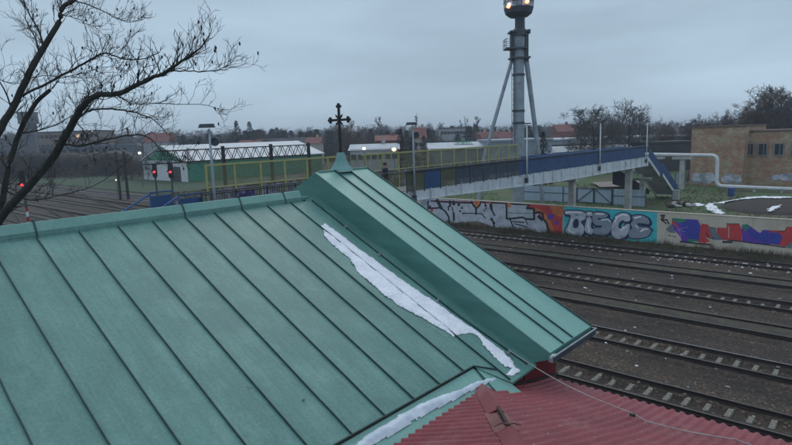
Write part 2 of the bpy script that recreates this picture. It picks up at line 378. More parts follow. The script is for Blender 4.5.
# litter, snow crumbs, stones
m = MB()
for i in range(330):
    x = rnd.uniform(17.5, 47); y = rnd.uniform(-3, 60) if i % 3 else rnd.uniform(5, 30)
    r = rnd.choice((.025, .03, .04, .05, .07)); m.blob((x, y, bheight(x, y) + r * .3), r * rnd.uniform(.8, 2), r * rnd.uniform(.8, 2), r * .6, i % 3 == 0, 5, 3, i)
tag(m.build('snow_crumbs', [mat('stone_pale', (.22, .21, .19)), SNOW]), 'small snow crumbs and pale stones scattered over the ballast', 'snow crumbs', kind='stuff')
m = MB()
for i in range(34):
    y = rnd.uniform(6, 14); xc = 44.5; m.blob((xc + rnd.choice((-1.15, -.9, 0, .2)) + rnd.uniform(-.25, .25), y, .06), rnd.uniform(.03, .09), rnd.uniform(.03, .08), .03, 0, 5, 3, i)
tag(m.build('snow_dust', SNOW), 'thin snow left on sleepers by the graffiti wall', 'snow', kind='stuff')

# dry grass tufts at the wall foot and across the field
def tufts(name, mat_, pts, hmin, hmax, label):
    V = []; F = []
    for (x, y, z) in pts:
        for q in range(rnd.randint(4, 8)):
            h = rnd.uniform(hmin, hmax); a = rnd.uniform(0, 6.28); l = rnd.uniform(.1, .5) * h; w_ = rnd.uniform(.008, .018)
            bx, by = x + rnd.uniform(-.12, .12), y + rnd.uniform(-.12, .12); n = len(V)
            ca, sa = math.cos(a), math.sin(a)
            V += [(bx - sa * w_, by + ca * w_, z - .03), (bx + sa * w_, by - ca * w_, z - .03), (bx + ca * l + sa * w_ * .3, by + sa * l - ca * w_ * .3, z + h), (bx + ca * l - sa * w_ * .3, by + sa * l + ca * w_ * .3, z + h)]
            F.append((n, n + 1, n + 2, n + 3))
    o = arr_obj(name, V, F, mat_); tag(o, label, 'grass', kind='stuff')
STRAW = mat('dry_straw', (.115, .095, .055), (.055, .055, .03), .6, .95)
pts = []
for i in range(2300):
    y = rnd.uniform(-2, 42); b = rnd.random() ** .6; p = verge((y + 60) / 106, b)
    if noise.noise(Vector((y * .35, 0, 7))) > rnd.uniform(-.5, .35): pts.append(p)
tufts('dry_grass', STRAW, pts, .12, .5, 'dry straw coloured grass along the foot of the graffiti wall')
pts = []
for i in range(6500):
    x = 49 + rnd.random() * 42; y = rnd.uniform(0, 62)
    if noise.noise(Vector((x * .12, y * .12, 9))) > -.15: pts.append((x, y, fieldz(x, y)))
tufts('field_grass', mat('field_blades', (.06, .075, .032), (.07, .055, .035), .15, .95), pts, .1, .32, 'rough low grass and weeds on the field behind the wall')

pts = []
for i in range(5000):
    x = rnd.uniform(17.5, 46); y = rnd.uniform(-2, 50)
    k = min(abs(x - c) for c, _ in TRACKS)
    if k > 1.2 and noise.noise(Vector((x * .5, y * .25, 12))) > .30: pts.append((x, y, bheight(x, y)))
tufts('track_weeds', STRAW, pts[:700], .03, .12, 'thin dead weeds growing in the ballast between the tracks')

# ------------------------------------------------------------------ church roof (standing seam, patina green)
TB = math.tan(R(25.4)); YR = 10.2; ZR = EYE - 1.36
def zroof(y): return ZR - (YR - y) * TB
church = thing('church_building', 'church with turquoise standing seam metal roof in the foreground and cross on its gable', 'church')
XL, XS, XE = -9.0, 8.62, 10.33
EV = (5.05)
m = MB()
# main near slope
m.face([(XL, EV, zroof(EV)), (7.42, EV, zroof(EV)), (7.42, YR, ZR), (XL, YR, ZR)])
m.face([(7.42, EV, zroof(EV)), (7.74, 4.52, zroof(4.52)), (XS + .005, 4.54, zroof(4.54)), (XS + .1, 4.8, zroof(4.8)), (XS + .1, YR, ZR), (7.42, YR, ZR)])
m.face([(XL, 15.6, zroof(YR - 5.4)), (XL, YR, ZR), (XS + .1, YR, ZR), (XS + .1, 15.6, zroof(YR - 5.4))])
m.build('roof', PAT, church)
SX = [7.77 - .623 * i for i in range(28)]
m = MB()
for i, x in enumerate(SX):
    ye = EV if i else 4.56
    n_ = 14; pr = None; wob = rnd.uniform(-.004, .004)
    pts = [Vector((x + .006 * noise.noise(Vector((x, t * 3, 0))) + wob, ye + (YR - .12 - ye) * t / n_, zroof(ye + (YR - .12 - ye) * t / n_) + .016)) for t in range(n_ + 1)]
    for a, b in zip(pts, pts[1:]): m.beam(a, b, .012, .030)
# k line trim with clips beside the raised gable
pk = [(8.36, 10.05), (8.33, 8.49), (8.32, 6.0), (8.44, 4.62)]
for a, b in zip(pk, pk[1:]): m.beam((a[0], a[1], zroof(a[1]) + .014), (b[0], b[1], zroof(b[1]) + .014), .02, .03)
# eave crease
m.beam((XL, EV, zroof(EV) + .012), (7.42, EV, zroof(EV) + .012), .018, .026)
m.beam((7.42, EV, zroof(EV) + .012), (7.77, 4.80, zroof(4.80) + .012), .018, .026)

m.build('standing_seams', SEAM, church)
# stains under the ridge cap
# flashing below the eave crease
def zfl(y): return zroof(EV) - .03 - (EV - y) * .52
m = MB(); m.grid(lambda a, b: (XL + a * (7.42 - XL) + b * .25 * (a > .999), EV - b * .62, zfl(EV - b * .62) + (0 if 0 < b < 1 else 0)), 40, 4)
m.face([(7.42, EV, zfl(EV)), (7.67, 4.43, zfl(4.43)), (7.80, 4.22, zfl(4.22) - .02), (7.55, 4.10, zfl(4.1) - .03), (7.2, 4.43, zfl(4.43))])
m.face([(7.45, EV - .02, zroof(EV) - .02), (7.74, 4.53, zroof(4.53) - .02), (7.80, 4.25, zfl(4.25)), (7.3, 4.4, zfl(4.43) + .01)])
m.build('valley_flashing', PAT_L, church)
# ridge cap
m = MB(); CW = .10; ch = .175
prof = [(YR - CW - .02, ZR - .055), (YR - CW, ZR + .045), (YR - .03, ZR + ch + .01), (YR + .03, ZR + ch + .01), (YR + CW, ZR + .045), (YR + CW + .02, ZR - .055)]
def cap_y(x): return 0
m.face([(XL, *p) for p in prof]); m.face([(8.1, *p) for p in prof][::-1])
for a, b in zip(prof, prof[1:]): m.face([(XL, *a), (8.1, *a), (8.1, *b), (XL, *b)])
m.face([(8.1, *prof[1]), (8.1, *prof[4]), (8.5, YR + .03, ZR + .03), (8.5, YR - .03, ZR + .03)])
m.face([(8.1, *prof[0]), (8.1, *prof[1]), (8.5, YR - .03, ZR + .03), (8.5, YR - .1, ZR - .04)])
m.m = [1 if len(f) == 4 and min(m.v[k][2] for k in f) > ZR + .03 else 0 for f in m.f]  # upper faces paler: the brightness of facing up is put into the colour
m.build('ridge_cap', [PAT, PAT_L], church)
MB().beam((XL, YR - CW - .008, ZR - .035), (8.2, YR - CW - .008, ZR - .035), .012, .03).build('cap_edge', SEAM, church)
cm = None
for u in (32.5, 181, 238, 282):
    x = aty(u, 222 - u * .11, YR).x
    a = MB(); q = [(p[0] + (-.006 if p[0] < YR else .006), p[1] + .008) for p in prof]
    for p0, p1 in zip(q, q[1:]): a.face([(x - .016, *p0), (x + .016, *p0), (x + .016, *p1), (x - .016, *p1)])
    a.box(x - .012, x + .012, YR - .02, YR + .02, ZR + ch, ZR + ch + .045)
    a.build('cap_joint', SEAM, church)
# raised gable roof
ZT = 8.80; TS = (ZT - 5.83) / (YR - 4.29); YE = 4.29; ZE = 5.83
yb = 2 * YR - YE
m = MB()
m.face([(XS, YE, ZE), (XE, YE, ZE), (XE, YR, ZT), (XS, YR, ZT)], 0); m.face([(XE, YR, ZT), (XE, yb, ZE), (XS, yb, ZE), (XS, YR, ZT)], 0)
for X in (XS, XE):
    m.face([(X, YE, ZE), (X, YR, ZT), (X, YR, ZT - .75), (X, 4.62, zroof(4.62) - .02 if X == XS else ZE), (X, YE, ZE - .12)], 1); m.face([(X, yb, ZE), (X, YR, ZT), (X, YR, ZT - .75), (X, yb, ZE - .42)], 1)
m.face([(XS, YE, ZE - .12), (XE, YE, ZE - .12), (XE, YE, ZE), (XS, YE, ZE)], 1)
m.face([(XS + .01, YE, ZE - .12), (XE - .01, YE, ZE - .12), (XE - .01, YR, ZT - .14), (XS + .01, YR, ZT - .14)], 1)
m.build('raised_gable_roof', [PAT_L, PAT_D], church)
m = MB()
for xa, xb_ in ((XS + .59, XS + .52), (XS + 1.02, XS + .90)):
    for sg in (1, -1):
        a = Vector((xa, YR - .02 * sg, ZT + .012)); b = Vector((xb_, YR - (YR - YE) * sg, ZE + .014)); m.beam(a, b, .020, .032)
for sg in (1, -1):
    m.beam((XE, YR, ZT + .012), (XE, YR - (YR - YE) * sg, ZE + .012), .026, .03)
m.build('gable_seams', SEAM, church)
m = MB(); m.beam((XS - .004, YR, ZT), (XS - .004, YE, ZE), .012, .02); m.beam((XS + .1, YR, ZT + .014), (XE, YR, ZT + .014), .06, .025); m.build('edge_fold', PAT_L, church)
for i, u in enumerate(((346, 228), (379, 256), (437, 303), (508.5, 354.5))):
    p = on(u[0], u[1], (0, -TB, 1), ZR - YR * TB); m = MB(); m.box(p.x - .035, p.x + .035, p.y - .02, p.y + .02, p.z, p.z + .05); m.tube([(p.x, p.y, p.z), (p.x + .02, p.y - .02, p.z + .09)], .012, 5)
    m.build('cable_clip', ZINC, church)
# eave gutter of the raised gable
m = MB(); z1 = ZE - .045
m.face([(XS - .05, YE, z1 - .10), (XE + .02, YE, z1 - .10), (XE + .02, YE - .08, z1 - .10), (XS - .05, YE - .08, z1 - .10)], 0)
m.box(XS - .05, XE + .02, YE - .092, YE - .08, z1 - .10, z1, 0); m.box(XS - .05, XS - .035, YE - .08, YE, z1 - .10, z1, 1); m.box(XE + .005, XE + .02, YE - .08, YE, z1 - .10, z1, 0)
m.tube([(XS - .06, YE - .09, z1 + .012), (XE + .03, YE - .09, z1 + .012)], .017, 8, 1)
m.tube([(XE + .03, YE - .09, z1 + .012), (XE + .03, YE + .02, z1 + .012)], .014, 8, 1)
m.build('eave_gutter', [STEEL_D, ZINC], church)
m = MB(); m.blob((XS + .05, YE - .04, z1 - .02), .12, .045, .035, 0, 8, 5, 3, .2); m.build('gutter_ice', mat('grey_ice', (.45, .52, .58), (.3, .36, .4), 8, .4), church)
# walls
HZ_ = lambda x: 5.565 - .337 * (x - 7.25) + .03 * (x - 7.25) ** 2
m = MB(); m.box(XL, 7.7, 5.4, 15.1, -.1, zroof(5.4) - .25); m.build('wall', CREAMWALL, church)
zs = lambda y: (ZE - .44) + (y - YE) * TS
m = MB()
for Xw in ((7.86, 9.86),):
    m.box(Xw[0], Xw[1], 4.78, 15.4, -.1, 5.2, 0)
    m.hexa([(7.86, 4.78, 5.2), (8.6, 4.78, 5.2), (8.6, YR, 5.2), (7.86, YR, 5.2), (7.86, 4.78, zroof(4.78) - .03), (8.6, 4.78, zroof(4.78) - .03), (8.6, YR, 7.9), (7.86, YR, 7.9)])
    m.hexa([(8.63, 4.775, 5.2), (9.86, 4.775, 5.2), (9.86, YR, 5.2), (8.63, YR, 5.2), (8.63, 4.775, 5.93), (9.86, 4.775, 5.93), (9.86, YR, 8.6), (8.63, YR, 8.6)])
    m.hexa([(7.86, YR, 5.2), (9.86, YR, 5.2), (9.86, 15.4, 5.2), (7.86, 15.4, 5.2), (7.86, YR, 7.9), (9.86, YR, 7.9), (9.86, 15.4, 5.55), (7.86, 15.4, 5.55)])
m.build('red_wall', RED_D, church)
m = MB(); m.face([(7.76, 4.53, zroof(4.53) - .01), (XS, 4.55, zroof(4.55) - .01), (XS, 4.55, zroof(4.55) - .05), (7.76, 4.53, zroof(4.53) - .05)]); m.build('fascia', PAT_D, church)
m = MB(); m.tube([(x, 4.745 + .015 * math.sin(x * 9), HZ_(x) + .02) for x in [7.6 + .25 * i for i in range(10)]], .022, 6); m.build('wall_flashing', ASPH, church)
# spire and cross

SPX = 9.45
m = MB(); rs = [(.0, .215), (.06, .19), (.14, .145), (.26, .10), (.40, .072), (.46, .06)]
for (h0, a0), (h1, a1) in zip(rs, rs[1:]):
    c0 = [(SPX + a0 * sx, YR + a0 * sy, ZT + h0 - .03) for sx, sy in ((-1, -1), (1, -1), (1, 1), (-1, 1))]; c1 = [(SPX + a1 * sx, YR + a1 * sy, ZT + h1 - .03) for sx, sy in ((-1, -1), (1, -1), (1, 1), (-1, 1))]
    for i in range(4): m.face([c0[i], c0[(i + 1) % 4], c1[(i + 1) % 4], c1[i]])
    if h1 > .45: m.face(c1)
m.build('cross_spire', PAT_CAP, church)
m = MB(); zb = ZT + .42; zt = aty(338, 103, YR).z; zc = aty(339, 120, YR).z
m.tube([(SPX, YR, zb), (SPX, YR, zb + .06)], .055, 10)
m.box(SPX - .02, SPX + .02, YR - .028, YR + .028, zb, zt - .07)
HB = .36
m.box(SPX - .019, SPX + .019, YR - HB + .05, YR + HB - .05, zc - .028, zc + .028)
for cy, cz, dy, dz in ((YR - HB + .05, zc, -1, 0), (YR + HB - .05, zc, 1, 0), (YR, zt - .08, 0, 1)):
    for oy, oz in ((dy * .045, dz * .045), (dz * .045, dy * .045), (-dz * .045, -dy * .045)):
        m.tube([(SPX - .022, cy + oy, cz + oz), (SPX + .022, cy + oy, cz + oz)], .034, 10)
for a in (45, 135, 225, 315):
    for da, L in ((-9, .15), (9, .15), (0, .19)):
        t = R(a + da); m.beam((SPX, YR, zc), (SPX, YR + L * math.cos(t), zc + L * math.sin(t)), .012, .012, upv=(1, 0, 0))
m.build('cross', BLACK, church)

# ------------------------------------------------------------------ snow on the roof
def inpoly(P, q):
    x, y = q[:, 0], q[:, 1]; ins = np.zeros(len(q), bool); dist = np.full(len(q), 1e9); n = len(P)
    for i in range(n):
        x0, y0 = P[i]; x1, y1 = P[(i + 1) % n]
        c = ((y0 > y) != (y1 > y)) & (x < (x1 - x0) * (y - y0) / (y1 - y0 + 1e-12) + x0); ins ^= c
        dx, dy = x1 - x0, y1 - y0; t = np.clip(((x - x0) * dx + (y - y0) * dy) / (dx * dx + dy * dy + 1e-12), 0, 1)
        dist = np.minimum(dist, np.hypot(x - x0 - t * dx, y - y0 - t * dy))
    return np.where(ins, dist, -dist)
def snow(name, px, plane, zf, label, th=.055, soft=.09, seed=0, step=.02, jag=.02, dirt=SNOW, dip=None):
    P = []
    for u, v in px:
        p = on(u, v, *plane); P.append((p.x, p.y))
    P = np.array(P); x0, y0 = P.min(0) - .06; x1, y1 = P.max(0) + .06
    xs = np.arange(x0, x1, step); ys = np.arange(y0, y1, step); XX, YY = np.meshgrid(xs, ys, indexing='ij')
    q = np.stack([XX.ravel(), YY.ravel()], 1); d = inpoly(P, q)
    nz = np.array([noise.noise(Vector((a * 7, b * 7, seed))) + .6 * noise.noise(Vector((a * 19, b * 19, seed))) for a, b in q])
    d = d + nz * jag; keep = (d > .008).reshape(XX.shape)
    lump = np.array([noise.noise(Vector((a * 4, b * 4, seed + 9))) for a, b in q])
    h = th * np.clip(d / soft, 0, 1) ** .55 * (1 + .45 * lump + .22 * nz) - .004
    if dip: h = np.where(np.abs(q[:, 0] - dip - .006 * lump) < .014, np.minimum(h, .012), h)
    V = np.stack([q[:, 0], q[:, 1], np.array([zf(b) for b in q[:, 1]]) + h], 1)
    idx = np.arange(len(q)).reshape(XX.shape)
    c = keep[:-1, :-1] & keep[1:, :-1] & keep[1:, 1:] & keep[:-1, 1:]
    F = np.stack([idx[:-1, :-1][c], idx[1:, :-1][c], idx[1:, 1:][c], idx[:-1, 1:][c]], 1)
    used = np.unique(F); remap = -np.ones(len(q), int); remap[used] = np.arange(len(used))
    o = arr_obj(name, V[used], remap[F], dirt, smooth=True); tag(o, label, 'snow'); return o
RPL = ((0, -TB, 1), ZR - YR * TB)
FPL = ((0, -.52, 1), zroof(EV) - .03 - EV * .52)
snow('snow_patch', [(320.7, 226), (325, 238), (332, 245), (338.7, 251), (350, 260), (356.7, 272), (370, 283), (386, 297), (401.6, 308.5), (415, 315), (428.6, 322.5), (444, 331), (453, 337), (462, 335), (470, 334), (478, 336.5), (483, 346), (496, 360), (505, 367), (514, 370), (517, 367), (512.6, 361), (508.5, 356), (498, 347), (478, 332), (462, 321), (440, 305.5), (417, 290), (395, 275), (372.4, 258.5), (354.4, 245), (338.7, 233), (325, 223)],
     RPL, zroof, 'long lumpy strip of old snow lying on the green roof beside the raised gable', seed=1, step=.012, dip=SX[0], th=.045, jag=.032)
snow('snow_patch', [(504, 376), (508, 371), (514, 367.5), (521, 370), (520, 373), (513, 377)], RPL, zroof, 'small last lump of snow at the low corner of the green roof', th=.03, soft=.05, seed=2, step=.012)
snow('snow_patch', [(340, 456), (364.7, 436), (381, 426), (397, 416), (413, 406.6), (429.5, 399.5), (441.6, 394.5), (458.6, 389.5), (470, 384), (482, 379.5), (494, 376.5), (499, 378), (497, 381), (487, 385.5), (474, 392), (458.6, 399.5), (443, 407.5), (419, 420), (400, 433), (380, 443.6), (366, 456)],
     FPL, zfl, 'long band of icy snow in the valley between green roof and red roof', th=.05, soft=.10, seed=3, jag=.014, dirt=mat('icy_snow', (.60, .70, .79), (.40, .50, .58), 3.5, .5, .2, 14))

# ------------------------------------------------------------------ red hipped roof (corrugated)
redroof = thing('red_roofed_annex', 'annex with dark red corrugated hipped roof in the bottom foreground', 'building')
A_, B_ = .40, .337; HX, HY, HZ = 7.25, 4.78, 5.565; K = A_ / B_
def zred(y): return HZ + A_ * (HY - y) - .012 * (((HY - y) / 1.35) % 1)
def wv(t): return .019 * math.cos(2 * math.pi * t / .15)
YB = -1.6
# left plane: falls toward +Y, ribs along Y, bounded by the hip line
m = MB(); nxr = 8
x = HX; cols = []
while x > HX - 13:
    cols.append(x); x -= .15 / nxr
prev = None
for i, x in enumerate(cols):
    ytop = max(YB, HY - (HX - x) / K); row = []
    for j in range(31):
        y = HY + .03 * math.sin(i * .003) + (ytop - HY) * j / 30 ; row.append((x, y, zred(y) + wv(x)))
    b = len(m.v); m.v += row
    if prev is not None:
        for j in range(30): m.f.append((prev + j, prev + j + 1, b + j + 1, b + j)); m.m.append(0)
    prev = b
m.build('corrugated_roof_slope', RED, redroof, smooth=True)
# right plane: falls toward +X, ribs along X, slightly bell-cast
def zr2(x, y):
    x0 = HX; dx = x - x0
    return HZ - B_ * dx + (.034 * dx * dx if dx > 0 else 0)
def lap(x): return .014 * (((x - 9.5) / 1.25) % 1)
m = MB(); y = 4.76; prev = None; i = 0
while y > -9:
    xs0 = HX - (HY - y) * K if y < HY else HX
    xs0 = max(xs0, HX - (HY - YB) * K); row = []
    for j in range(41):
        x = xs0 + (9.5 + .03 * math.sin(i * .01) - xs0) * j / 40; row.append((x, y, zr2(x, y) + wv(y) + lap(x)))
    b = len(m.v); m.v += row
    if prev is not None:
        for j in range(40): m.f.append((prev + j, b + j, b + j + 1, prev + j + 1)); m.m.append(0)
    prev = b; y -= .15 / nxr; i += 1
m.build('corrugated_roof_slope', RED, redroof, smooth=True)
# hip cap in overlapping pieces
hd = Vector((-K, -1, A_)); hl = hd.normalized()
def cap_piece(t0, t1, w0, lift, mm):
    m = MB(); L = Vector((0, 1, 0)); 
    for s0, s1 in ((t0, t1),):
        a = Vector((HX, HY, HZ)) + hl * s0; b = Vector((HX, HY, HZ)) + hl * s1
        left = Vector((-1.0, .85, -A_ * .85)).normalized(); right = Vector((1.0, -.80, -B_)).normalized()
        left = (Vector((0, 1, -A_))).normalized(); right = Vector((1, 0, -B_)).normalized()
        up_ = Vector((0, 0, lift))
        for sd_ in (left, right):
            P = [a + up_, b + up_, b + sd_ * w0 + Vector((0, 0, .022)), a + sd_ * w0 + Vector((0, 0, .022))]
            Q = [p - Vector((0, 0, .016)) for p in P]; m.hexa(Q + P)
    return m.build('hip_cap', mm, redroof)
cap_piece(-.10, 1.82, .185, .085, RED)
cap_piece(1.78, 2.72, .215, .04, RUSTRED)
cap_piece(2.66, 4.6, .185, .085, RED); cap_piece(4.55, 6.6, .18, .08, RED)
p = Vector((HX, HY, HZ)) + hl * 1.80; m = MB(); m.beam(p + Vector((0, 0, .085)), p + hl * .86 + Vector((0, 0, .055)), .035, .06); m.build('cap_lath', mat('dark_wood', (.045, .020, .018)), redroof)
m = MB(); m.tube([p + hl * .93 + Vector((-.02, .20, .03)), p + hl * .88 + Vector((0, .10, .085)), p + hl * .86 + Vector((0, 0, .10)), p + hl * .88 + Vector((.10, 0, .075)), p + hl * .98 + Vector((.23, 0, .02))], [.006, .009, .010, .009, .005], 6); m.build('torn_cap_edge', mat('torn_edge', (.14, .06, .05)), redroof)
m = MB(); q = random.Random(9)
for k in range(8):
    xx = 9.42 - k * .62
    for j in range(60):
        yy = 4.6 - j * .15
        if j % 3 == k % 3 and xx > HX - (HY - yy) * K + .25: yy = round(yy / .15) * .15; m.tube([(xx, yy, zr2(xx, yy) + wv(yy) + lap(xx) - .004), (xx, yy, zr2(xx, yy) + wv(yy) + lap(xx) + .006)], .009, 6)
tag(m.build('roof_screws', ZINC, redroof), kind='stuff')
m = MB(); m.box(-4, 9.2, -8, 4.55, -.1, 4.7); m.build('wall', CREAMWALL, redroof)
m = MB(); m.box(9.24, 9.3, -9, 4.7, 4.70, 4.86); m.build('fascia', ASPH, redroof)
m = MB(); 
def onred(u, v, off=.03):
    z = 5.2
    for _ in range(12): q_ = gz(u, v, z); z = zr2(q_.x, 0) + off
    return gz(u, v, z)
p = onred(633, 417); m.blob((p.x, p.y, p.z + .04), .06, .05, .03, 0, 6, 4, 5); m.build('clamp', BLACK, redroof)
# cable from the clip on the green roof over the red one
c0 = on(508.5, 354, (0, -TB, 1), ZR - YR * TB) + Vector((0, 0, .08)); c2 = p + Vector((0, 0, .06))
c1 = [c0.lerp(c2, t) - Vector((0, 0, .10 * math.sin(t * math.pi))) for t in [i / 12 for i in range(13)]]
c3 = onred(735, 439, .04)
c4 = [onred(633 + 102 * t, 417 + 22 * t + 2.5 * math.sin(t * math.pi), .035) for t in [i / 8 for i in range(1, 9)]]
tag(MB().tube(c1 + c4 + [onred(765, 450, .04)], .0075, 6).build('cable', CABLE), 'thin pale cable strung from the green roof across the red corrugated roof', 'cable')

# ------------------------------------------------------------------ graffiti wall
WX = 48.2; WH = 2.76
gw = thing('graffiti_wall', 'long cream concrete wall covered in graffiti along the far railway track', 'wall', (WX, 0, 0))
m = MB()
y = 41.0
while y > -55:
    m.box(0, .2, y - 2.96, y, .0, 1.46); m.box(.004, .2, y - 2.97, y - .005, 1.475, WH - .02); m.box(.03, .17, y - 3.0, y, 0, WH - .05); y -= 3.0
m.build('concrete_panels', CREAMWALL, gw)
MB().box(-.025, .225, -55, 41, WH - .02, WH + .05).build('coping', CREAMWALL, gw)
def P2(p, lay): q = atx(p[0], p[1], WX); return Vector((-.003 - .0035 * lay, q.y, q.z))
def smooth_closed(pts, n=4):
    o = []; N = len(pts)
    for i in range(N):
        p0, p1, p2, p3 = [Vector((*pts[(i + k) % N], 0)) for k in (-1, 0, 1, 2)]
        for k in range(n):
            t = k / n; o.append(tuple((.5 * ((2 * p1) + (-p0 + p2) * t + (2 * p0 - 5 * p1 + 4 * p2 - p3) * t * t + (-p0 + 3 * p1 - 3 * p2 + p3) * t ** 3))[:2]))
    return o
def fill(m, pts, lay, mi):
    lay = lay + .02 * (getattr(m, 'cnt', 0) % 48); m.cnt = getattr(m, 'cnt', 0) + 1
    P = [P2(p, lay) for p in pts]; zz = [max(.03, min(WH - .03, p.z)) for p in P]
    P = [Vector((p.x, p.y, z)) for p, z in zip(P, zz)]
    b = len(m.v); m.v += [tuple(p) for p in P]
    for t in tessellate_polygon([[Vector((p.y, p.z, 0)) for p in P]]): m.f.append(tuple(b + i for i in t)); m.m.append(mi)
def grow(pts, d):
    N = len(pts); A = sum(pts[i][0] * pts[(i + 1) % N][1] - pts[(i + 1) % N][0] * pts[i][1] for i in range(N)); s_ = 1 if A > 0 else -1; o = []
    for i in range(N):
        a = Vector(pts[i - 1]); c = Vector(pts[(i + 1) % N]); t = (c - a); t = t.normalized() if t.length else Vector((1, 0)); o.append((pts[i][0] + t.y * d * s_, pts[i][1] - t.x * d * s_))
    return o
def stroke(m, pts, w_, lay, mi):
    for a, b in zip(pts, pts[1:]):
        a = Vector(a); b = Vector(b); d = (b - a)
        if d.length < 1e-6: continue
        d.normalize(); n = Vector((-d.y, d.x)) * w_ / 2; fill(m, [a - n - d * w_ * .3, b - n + d * w_ * .3, b + n + d * w_ * .3, a + n - d * w_ * .3], lay, mi)
GM = [mat('g_' + n, tuple(min(.9, x * 1.3) for x in c), tuple(x * 1.3 for x in c2), 1.5, .7, c3=c3, s3=1.2, k3=(.5, .75)) for n, c, c2, c3 in (
    ('silver', (.42, .46, .52), (.31, .34, .39), (.30, .31, .33)), ('black', (.015, .016, .03), (.012, .012, .02), None), ('red', (.46, .05, .055), (.36, .035, .04), None), ('orange', (.50, .17, .05), (.40, .11, .04), None),
    ('teal', (.045, .42, .45), (.035, .34, .38), None), ('navy', (.012, .02, .085), (.01, .015, .06), None), ('grey', (.22, .26, .31), (.17, .20, .25), None), ('white', (.72, .76, .82), (.6, .65, .72), None),
    ('purple', (.11, .045, .34), (.08, .03, .26), None), ('blue', (.045, .055, .33), (.03, .04, .25), None), ('green', (.03, .20, .13), (.025, .15, .10), None), ('slate', (.13, .17, .20), (.10, .13, .16), None), ('lilac', (.26, .17, .5), (.2, .13, .4), None), ('brown', (.16, .12, .09), (.11, .085, .065), (.22, .2, .19)))]
SI, BK, RE, OR, TE, NA, GR, WI, PU, BL, GN, SLT, LI, BR = range(14)
def Z(ox, oy, sc, L): return [(ox + x / sc, oy + y / sc) for x, y in L]
# piece 1: long silver lettering with black outlines
m = MB(); z1_ = lambda L: Z(425, 195, 9.886, L); z2_ = lambda L: Z(490, 198, 9.886, L)
fill(m, [(421, 196.5), (427, 196), (500, 199.5), (535, 202), (549, 203.5), (549, 236), (500, 230), (421, 226)], 0, SI)
fill(m, [(431, 200.2), (500, 202.6), (530, 204.6), (530, 205.6), (500, 203.8), (431, 201.4)], 1, RE)
fill(m, [(421, 197), (431, 197.5), (430, 203), (424, 206), (421, 205)], 1, GR)
for L, wd in (([(40, 130), (90, 130), (150, 125), (200, 160), (235, 215), (240, 270)], 12), ([(120, 50), (150, 110), (160, 130)], 22), ([(100, 62), (260, 72), (400, 76), (460, 78)], 12), ([(245, 60), (250, 110)], 16), ([(280, 60), (285, 95)], 14), ([(285, 180), (285, 250)], 15), ([(380, 180), (500, 182), (560, 185), (600, 230)], 7), ([(460, 65), (480, 100), (505, 130), (505, 190)], 14), ([(550, 65), (540, 100), (505, 135)], 14), ([(550, 65), (700, 66)], 12), ([(640, 75), (650, 130), (690, 200)], 11), ([(650, 235), (690, 280)], 12), ([(30, 60), (30, 170)], 10), ([(60, 60), (100, 60), (120, 62)], 9), ([(232, 110), (232, 150)], 10), ([(270, 120), (280, 180)], 8), ([(590, 70), (600, 110)], 9)):
    stroke(m, z1_(L), wd * 1.35 / 9.886, 3, BK)
for c, r in (((335, 95), 15), ((365, 128), 11), ((348, 160), 11), ((375, 182), 9), ((600, 105), 13), ((605, 130), 9), ((590, 150), 8), ((285, 88), 16), ((50, 112), 12)):
    fill(m, z1_([(c[0] + r * math.cos(t), c[1] + r * math.sin(t)) for t in [k * .7854 for k in range(8)]]), 4, BK)
fill(m, z1_([(485, 50), (545, 55), (540, 90), (510, 125), (490, 90)]), 5, OR); fill(m, z1_([(55, 140), (85, 140), (70, 170), (50, 175)]), 4, RE); fill(m, z1_([(630, 70), (660, 72), (645, 95)]), 5, OR)
fill(m, smooth_closed(z1_([(250, 300), (330, 270), (420, 265), (520, 260), (640, 300), (690, 330), (690, 380), (450, 370), (300, 340)])), 1, BR)
# piece 1 right half
fill(m, z2_([(380, 45), (560, 55), (590, 75), (735, 75), (720, 150), (715, 260), (715, 360), (600, 345), (560, 340), (585, 290), (540, 220), (480, 160), (430, 110), (380, 95)]), 2, RE)
fill(m, z2_([(590, 72), (735, 72), (722, 150), (700, 190), (640, 160), (600, 110)]), 3, OR)
for L in ([(430, 90), (500, 120), (560, 170), (600, 230), (640, 350), (615, 352), (575, 260), (530, 200), (470, 140)],): fill(m, smooth_closed(z2_(L)), 3, OR)
for c, r, q in (((598, 185), 30, PU), ((635, 130), 22, OR), ((655, 245), 20, PU), ((560, 130), 18, RE)): fill(m, smooth_closed(z2_([(c[0] + r * math.cos(t) * (1 + .2 * (k % 2)), c[1] + r * math.sin(t)) for k, t in enumerate([k * .7854 for k in range(8)])])), 4, q)
for L, wd in (([(0, 45), (170, 50), (250, 60), (385, 62)], 14), ([(12, 50), (18, 110)], 14), ([(160, 55), (165, 100), (165, 200)], 13), ([(385, 62), (365, 100), (435, 105), (438, 205)], 15), ([(165, 203), (200, 205), (320, 190), (360, 208), (440, 210)], 13), ([(200, 210), (235, 300)], 10), ([(225, 232), (340, 240)], 8), ([(245, 255), (365, 285)], 8), ([(350, 210), (375, 265)], 7), ([(440, 150), (480, 140), (520, 150), (525, 200), (560, 250), (580, 330)], 15), ([(480, 180), (515, 215)], 22), ([(20, 200), (45, 290)], 12), ([(165, 145), (300, 152), (430, 150)], 3)):
    stroke(m, z2_(L), wd * 1.3 / 9.886, 5, BK)
fill(m, z2_([(170, 50), (205, 50), (210, 90), (175, 90)]), 6, OR)
g1 = m.build('graffiti', GM, gw); g1['label'] = 'silver graffiti lettering with black outlines on red and orange'
